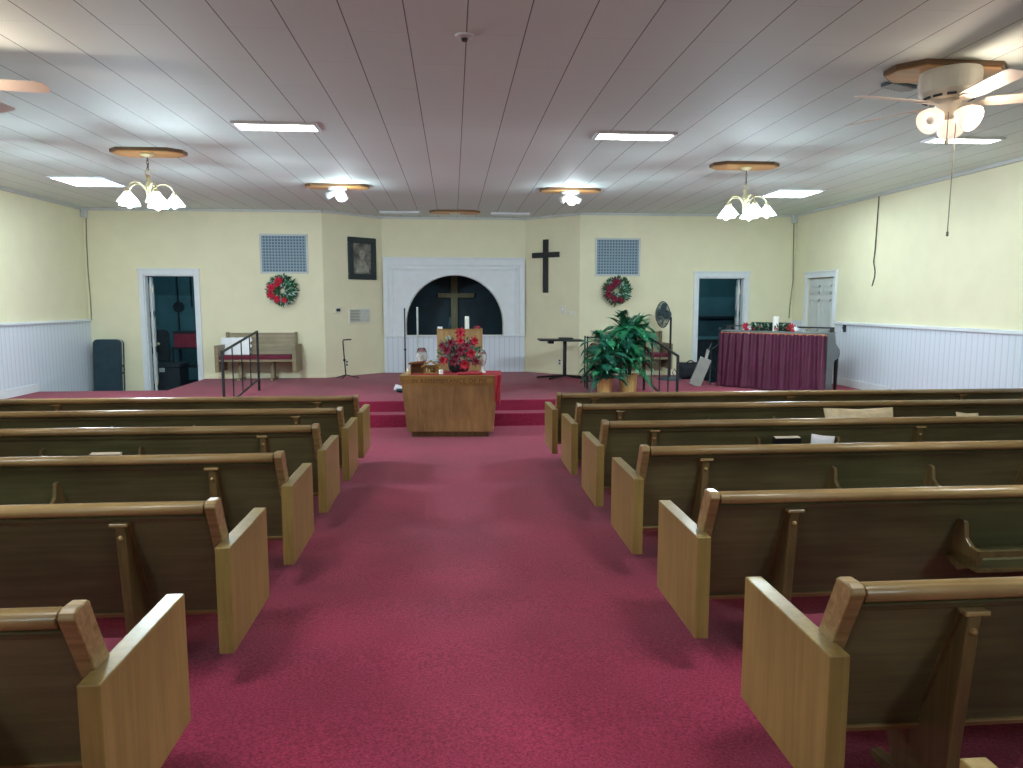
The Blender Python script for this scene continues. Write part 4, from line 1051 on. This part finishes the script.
# conduit pipes and box on storeroom wall
yb = YB + 3.08
o = empty('wall_conduit', (at(180, 330, Y=yb).x, yb, 1.5), 0, 'dark round device with conduit on the left storeroom wall', 'conduit')
MB().lathe([(0, -.05), (.12, -.05), (.12, .02), (0, .02)], (0, 0, 0), 16, rot('X', PI / 2)).build('device', M['store_dark'], o)
MB().tube([(0, -.02, .8), (0, -.02, .1)], .018, 6).tube([(0, -.02, -.1), (0, -.02, -1.2)], .018, 6).tube([(.3, -.02, .9), (.3, -.02, .0)], .018, 6).tube([(.3, -.02, .75), (.9, -.02, .75)], .018, 6).build('pipe', M['store_dark'], o)
# storeroom right: wall shelf and counter
o = empty('wall_shelf', (at(720, 317, Y=YB + 2.9).x, YB + 2.9, at(720, 317, Y=YB + 2.9).z), 0, 'long dark shelf on the back wall of the right storeroom', 'shelf')
MB().box(-1.0, 1.2, -.2, .18, -.02, .02).build('shelf_board', M['store_dark'], o)
for q in (-.8, .9): MB().prism([(-.18, -.02), (.18, -.02), (.18, -.25)], 'x', q, q + .03).build('bracket', M['store_dark'], o)
o = empty('storage_cabinet', (at(712, 360, Y=YB + 2.2).x, YB + 2.2, ZF), 0, 'dark low cabinet inside the right storeroom', 'cabinet')
MB().box(-.6, .9, -.3, .3, 0, .95).build('cabinet_body', M['store_dark'], o, bevel=.01); MB().box(-.63, .93, -.33, .33, .95, 1.0).build('cabinet_top', M['backroom'], o, bevel=.006)
for q in (-.58, .17): MB().box(q, q + .7, -.32, -.3, .08, .9).build('door', M['store_dark'], o, bevel=.006)

# ------------------------------------------------------------------ ceiling fixtures
def fluor(x0, x1, y0, y1, mat, label):
    o = empty('ceiling_light', ((x0 + x1) / 2, (y0 + y1) / 2, CEIL), 0, label, 'ceiling light', 'fluorescent ceiling lights')
    hx, hy = (x1 - x0) / 2, (y1 - y0) / 2
    MB().box(-hx, hx, -hy, hy, -.012, -.004).build('light_panel', M[mat], o)
    fr = MB()
    for (a, b, c, d) in ((-hx - .03, hx + .03, hy, hy + .03), (-hx - .03, hx + .03, -hy - .03, -hy), (-hx - .03, -hx, -hy, hy), (hx, hx + .03, -hy, hy)): fr.box(a, b, c, d, -.02, 0)
    fr.build('light_frame', M['white'], o)
    return o
fluor(-2.08, -1.33, 7.33, 7.58, 'fluoro_warm', 'narrow lit ceiling panel left of centre, nearest the viewer')
fluor(1.5, 2.27, 7.45, 7.70, 'fluoro_warm', 'narrow lit ceiling panel right of centre, nearest the viewer')
fluor(-5.5, -4.82, 10.62, 11.33, 'fluoro', 'square lit ceiling panel beside the left chandelier')
fluor(5.0, 5.69, 10.92, 11.6, 'fluoro', 'square lit ceiling panel beside the right chandelier')
fluor(5.05, 5.77, 7.38, 7.57, 'fluoro_warm', 'narrow lit ceiling panel just behind the right ceiling fan')
for k, (x, y) in enumerate(((-1.7, 2.4), (1.9, 2.4))):  # added panels out of view, fill light for near pews and carpet
    fluor(x - .37, x + .37, y - .36, y + .36, 'fluoro_fill', 'added unseen fill panel ' + ('above the rear pews' if k < 2 else 'behind the viewer') + (' on the left' if k % 2 == 0 else ' on the right'))

def plaque(x, y, w, d, label, cut=.12, th=.035):
    o = empty('ceiling_plaque', (x, y, CEIL), 0, label, 'plaque', 'wooden ceiling plaques')
    P = [(-w / 2, -d / 2 + cut), (-w / 2 + cut, -d / 2), (w / 2 - cut, -d / 2), (w / 2, -d / 2 + cut), (w / 2, d / 2 - cut), (w / 2 - cut, d / 2), (-w / 2 + cut, d / 2), (-w / 2, d / 2 - cut)]
    MB().prism(P, 'z', -th, 0).build('board', M['plaque_edge'], o)
    MB().prism([(a * .965, b * .93) for a, b in P], 'z', -th - .008, -th).build('board_face', M['plaque'], o)
    return o
def frustum_shade(mb, c, r0, r1, h, ax=Vector((0, 0, -1)), n=20):
    z = Vector((0, 0, 1)); q = z.rotation_difference(ax).to_matrix().to_4x4()
    return mb.lathe([(r0 - .006, .004), (r0, 0), (r0 + (r1 - r0) * .35, h * .35), (r0 + (r1 - r0) * .75, h * .7), (r1, h), (r1 - .006, h), (r0 + (r1 - r0) * .72, h * .7), (r0 + (r1 - r0) * .3, h * .35)], c, n, q)
COOL = (0.74, 0.93, 1.0); WARM = (1.0, 0.80, 0.62)
def chandelier(x, y, zc, R, a0, label, pw):
    """zc: height of the shades' lower rim"""
    o = empty('chandelier', (x, y, CEIL - .043), 0, label, 'chandelier', 'five-light brass chandeliers')
    d = CEIL - .043
    MB().lathe([(0, 0), (.075, 0), (.07, -.02), (.02, -.045), (0, -.045)], (0, 0, 0), 18).build('canopy', M['gold'], o, smooth=True)
    zb = zc + .34 - d
    ch = MB(); n = max(4, int((-.045 - zb) / .035))
    for k in range(n):
        z = -.045 + (zb + .045) * (k + .5) / n
        ch.tube([(.011 * math.cos(2 * PI * q / 8) * (1 if k % 2 else 0), .011 * math.cos(2 * PI * q / 8) * (0 if k % 2 else 1), z + .024 * math.sin(2 * PI * q / 8)) for q in range(9)], .0035, 4, False)
    ch.tube([(.004, .004, -.045), (.01, .004, zb * .6), (.004, .002, zb)], .004, 5)
    ch.build('chain', M['chain'], o)
    MB().tube([(.032 * math.cos(2 * PI * q / 14), 0, zb - .025 + .032 * math.sin(2 * PI * q / 14)) for q in range(15)], .006, 6, False).build('ring', M['gold'], o)
    zt = zb - .055
    MB().lathe([(0, zt), (.02, zt), (.03, zt - .03), (.018, zt - .06), (.04, zt - .1), (.045, zt - .13), (.02, zt - .18), (.016, zt - .23), (.035, zt - .26), (.02, zt - .3), (0, zt - .31)], (0, 0, 0), 16).build('column', M['gold'], o, smooth=True)
    for k in range(5):
        a = a0 + 2 * PI * k / 5; ca, sa = math.cos(a), math.sin(a)
        pts = []
        for q in range(13):
            t = q / 12
            rr_ = .02 + (R - .02) * (1 - math.cos(PI * t)) / 2; z = zt - .24 + .04 * t + .13 * math.sin(PI * t)
            pts.append((ca * rr_, sa * rr_, z))
        pts.append((ca * R, sa * R, zt - .2))
        ar = MB().tube(pts, .009, 6).lathe([(.012, zt - .225), (.028, zt - .22), (.03, zt - .19), (.012, zt - .18)], (ca * R, sa * R, 0), 12).build('arm', M['gold'], o, smooth=True)
        top = zt - .215
        s_ = frustum_shade(MB(), (ca * R, sa * R, top), .035, .115, .11).build('glass_shade', M['shade'], o, smooth=True)
        MB().ball((ca * R, sa * R, top - .10), .034, 10, (1, 1, 1.25)).build('bulb', M['bulb'], s_, smooth=True)
    return o
zL = at(150, 202, Y=8.78).z; zR = at(745, 213, Y=9.0).z
plaque(-3.44, 8.76, .80, .40, 'wooden ceiling plaque over the left chandelier')
plaque(3.65, 9.0, .84, .40, 'wooden ceiling plaque over the right chandelier')
chandelier(-3.44, 8.70, zL + .0, .26, .35, 'lit brass chandelier with glass shades hanging on the left', 1)
chandelier(3.66, 8.95, zR + .0, .26, -.28, 'lit brass chandelier with glass shades hanging on the right', 1)
POW_CH = 37.0
chandelier(-3.5, -1.0, zL, .24, .35, 'added fill chandelier behind the viewer on the left, out of view', 1)  # added pair out of view, throws light on the near ceiling
chandelier(3.6, -1.0, zL, .24, .35, 'added fill chandelier behind the viewer on the right, out of view', 1)
for (x, y, z) in ((-3.44, 8.70, zL), (3.66, 8.95, zR), (-3.5, -1.0, zL), (3.6, -1.0, zL)):
    for k in range(5):
        a = (-.28 if (x > 0 and y > 5) else .35) + 2 * PI * k / 5
        light('chandelier_bulb_light', (x + .26 * math.cos(a), y + .26 * math.sin(a), z - .075), POW_CH * (.25 if y < 5 else .68 if x > 0 else .95), COOL, .05)

def spot_fixture(x, y, label, bulb_px, heads):
    plq = plaque(x, y, .92, .34, 'wooden ceiling plaque under the ' + ('left' if x < 0 else 'right') + ' spotlight fixture near the platform', .1)
    o = empty('spotlight_fixture', (x, y - .02, CEIL - .043), 0, label, 'spotlight', 'spotlights over the platform')
    MB().lathe([(0, 0), (.14, 0), (.14, -.02), (.12, -.04), (0, -.045)], (0, 0, 0), 24).build('canopy', M['track'], o, smooth=False)
    for i, (dx, dy, dz, lit) in enumerate(heads):
        ax = Vector((dx, dy, dz)).normalized(); c = Vector((dx * .09, dy * .09, -.09))
        hd = MB().tube([Vector((dx * .03, dy * .03, -.04)), c], .014, 8)
        z = Vector((0, 0, 1)); qm = z.rotation_difference(ax).to_matrix().to_4x4()
        hd.lathe([(0, -.03), (.03, -.03), (.04, .02), (.055, .1), (.05, .1), (.035, .02)], c, 16, qm)
        bm_lit = M['bulb_spot']
        ho = hd.build('lamp_head', M['shade'] if lit else M['track'], o, smooth=True)
        MB().ball(c + ax * (.085 if lit else .06), (.075 if lit else .035), 12).build('bulb', bm_lit if lit else M['wax'], ho, smooth=True)
        if lit:
            P = Vector(o.location) + c + ax * .22
            light('spotlight_bulb_light', P, 5, COOL, .05)
    return o
spot_fixture(-1.68, 11.05, 'white ceiling spotlight fixture with one lit bulb, left of the arch', None, [(.35, -.6, -.5, True), (-.7, -.3, -.35, False), (.5, .5, -.5, False)])
spot_fixture(1.80, 11.15, 'white ceiling spotlight fixture with one lit bulb, right of the arch', None, [(.0, -.6, -.5, True), (-.7, -.2, -.4, False), (.7, .2, -.4, False)])
plaque(.05, 13.95, .95, .4, 'wooden ceiling plaque high above the arch, with a small cover disc', .12)
o = MB().lathe([(0, 0), (.1, 0), (.09, -.02), (0, -.03)], (0, 0, 0), 18).build('cover_disc', M['fan_white'], None, loc=(.05, 13.95, CEIL - .043)); tag(o, 'small pale cover disc on the wooden plaque above the arch', 'ceiling cover')
for (x, y, lab) in ((-1.0, 14.2, 'flat white ceiling vent above the arch on the left'), (1.12, 14.25, 'flat white ceiling vent above the arch on the right')):
    o = empty('ceiling_vent', (x, y, CEIL), 0, lab, 'vent', 'ceiling vents above the arch')
    MB().box(-.38, .38, -.16, .16, -.03, 0).build('vent_frame', M['white'], o, bevel=.006)
    lv = MB()
    for k in range(8): lv.box(-.34, .34, -.135 + k * .035, -.12 + k * .035, -.04, -.028)
    lv.build('louvre', M['crown'], o)
o = empty('smoke_detector', at(464.5, 35.5, Z=CEIL), 0, 'small round white detector on the ceiling above the aisle', 'detector')
MB().lathe([(0, 0), (.062, 0), (.06, -.012), (.035, -.02), (0, -.02)], (0, 0, 0), 24).build('housing', M['white'], o)
MB().lathe([(0, -.02), (.022, -.02), (.018, -.035), (0, -.035)], (0, 0, 0), 16).build('sensor', M['fan_slot'], o)

# ceiling fans
def ceiling_fan(x, y, label, angles, lit_dirs):
    o = empty('ceiling_fan', (x, y, CEIL - .043), 0, label, 'ceiling fan', 'white ceiling fans')
    MB().lathe([(0, 0), (.2, 0), (.205, -.03), (.2, -.15), (.17, -.18), (.15, -.2), (0, -.2)], (0, 0, 0), 36).build('motor_housing', M['fan_white'], o, smooth=False)
    sl = MB()
    for k in range(12):
        a = 2 * PI * k / 12; sl.box(-.03, .03, .165, .178, -.197, -.182, rot('Z', a))
    sl.build('vent_slots', M['fan_slot'], o)
    MB().lathe([(0, -.2), (.09, -.2), (.09, -.245), (.06, -.26), (.06, -.3), (.035, -.33), (0, -.33)], (0, 0, 0), 24).build('hub', M['fan_white'], o, smooth=True)
    for a in angles:
        m = rot('Z', a) @ tr(0, 0, -.225) @ rot('X', math.radians(-12))
        bl = MB().prism([(.22, -.055), (.3, -.068), (.72, -.075), (.77, -.06), (.78, 0), (.77, .06), (.72, .075), (.3, .068), (.22, .055)], 'z', -.004, .004, m).build('blade', M['fan_blade'], o)
        MB().prism([(.07, -.02), (.16, -.015), (.22, -.045), (.27, -.04), (.27, .04), (.22, .045), (.16, .015), (.07, .02)], 'z', -.012, -.004, m).build('blade_iron', M['fan_white'], bl)
    for (dx, dy, dz, lit) in lit_dirs:
        ax = Vector((dx, dy, dz)).normalized(); c = Vector((dx * .08, dy * .08, -.3))
        z = Vector((0, 0, 1)); qm = z.rotation_difference(ax).to_matrix().to_4x4()
        s_ = MB().tube([Vector((dx * .03, dy * .03, -.29)), c + ax * .03], .016, 8).lathe([(.02, .0), (.03, .01), (.062, .05), (.086, .1), (.092, .15), (.085, .15), (.055, .05), (.026, .015)], c, 18, qm).build('glass_shade', M['shade_warm'], o, smooth=True)
        MB().ball(c + ax * .115, .07 if lit else .03, 12).build('bulb', M['bulb_warm'] if lit else M['wax'], s_, smooth=True)
        if lit: light('fan_bulb_light', Vector(o.location) + c + ax * .2, (7 if x > 0 else 16), WARM, .05)
    pc = MB().tube([(-.04, -.06, -.3), (-.04, -.06, -.50)], .0035, 5).lathe([(0, -.53), (.012, -.525), (.014, -.5), (.006, -.485), (0, -.485)], (-.04, -.06, 0), 8)
    pc.tube([(.03, -.05, -.3), (.02, -.05, -1.16)], .0035, 5).lathe([(0, -1.19), (.009, -1.185), (.009, -1.155), (0, -1.15)], (.02, -.05, 0), 8)
    pc.build('pull_chain', M['cable'], o)
    return o
plaque(3.66, 5.30, .86, .44, 'wooden ceiling plaque under the right ceiling fan', .14)
ceiling_fan(3.65, 5.22, 'white ceiling fan with lit bulb at the upper right', [math.radians(q) for q in (-96, -24, 48, 120, 190)], [(.25, -.75, -.45, True), (-.85, -.25, -.5, False), (.5, .55, -.45, False)])
plaque(-3.55, 5.28, .86, .44, 'wooden ceiling plaque of the left ceiling fan beyond the edge', .14)
ceiling_fan(-3.5, 5.22, 'white ceiling fan at the upper left edge with only blades showing', [math.radians(q) for q in (8, 80, 152, 224, 296)], [(.3, -.6, -.5, True), (-.7, -.1, -.5, False), (.3, .6, -.5, False)])
# slotted vent behind the right fan
c = at(899, 85, Z=CEIL)
o = empty('slotted_vent', c, math.radians(24), 'dark slotted vent on the ceiling behind the right ceiling fan', 'vent')
MB().prism(rr(-.17, .17, -.07, .07, .06), 'z', -.02, 0).build('vent_frame', M['fan_grey'], o, bevel=.004)
lv = MB()
for k in range(7): lv.box(-.14 + k * .042, -.12 + k * .042, -.05, .05, -.026, -.018)
lv.build('slots', M['crown'], o)

# ------------------------------------------------------------------ camera, world, view
cam = bpy.data.cameras.new('camera'); co = bpy.data.objects.new('camera', cam); COL.objects.link(co)
cam.sensor_width = 36; cam.sensor_fit = 'HORIZONTAL'; cam.lens = F / 1023 * 36
co.location = EYE; co.rotation_euler = (PI / 2 - pitch, 0, -yaw); cam.clip_start = .05
scn.camera = co
w = bpy.data.worlds.new('world'); scn.world = w; w.use_nodes = True
w.node_tree.nodes['Background'].inputs[0].default_value = (.5, .6, .7, 1); w.node_tree.nodes['Background'].inputs[1].default_value = .1
scn.view_settings.view_transform = 'Standard'; scn.view_settings.look = 'None'
scn.view_settings.gamma = 1; scn.view_settings.use_curve_mapping = False
scn.view_settings.exposure = 1.42
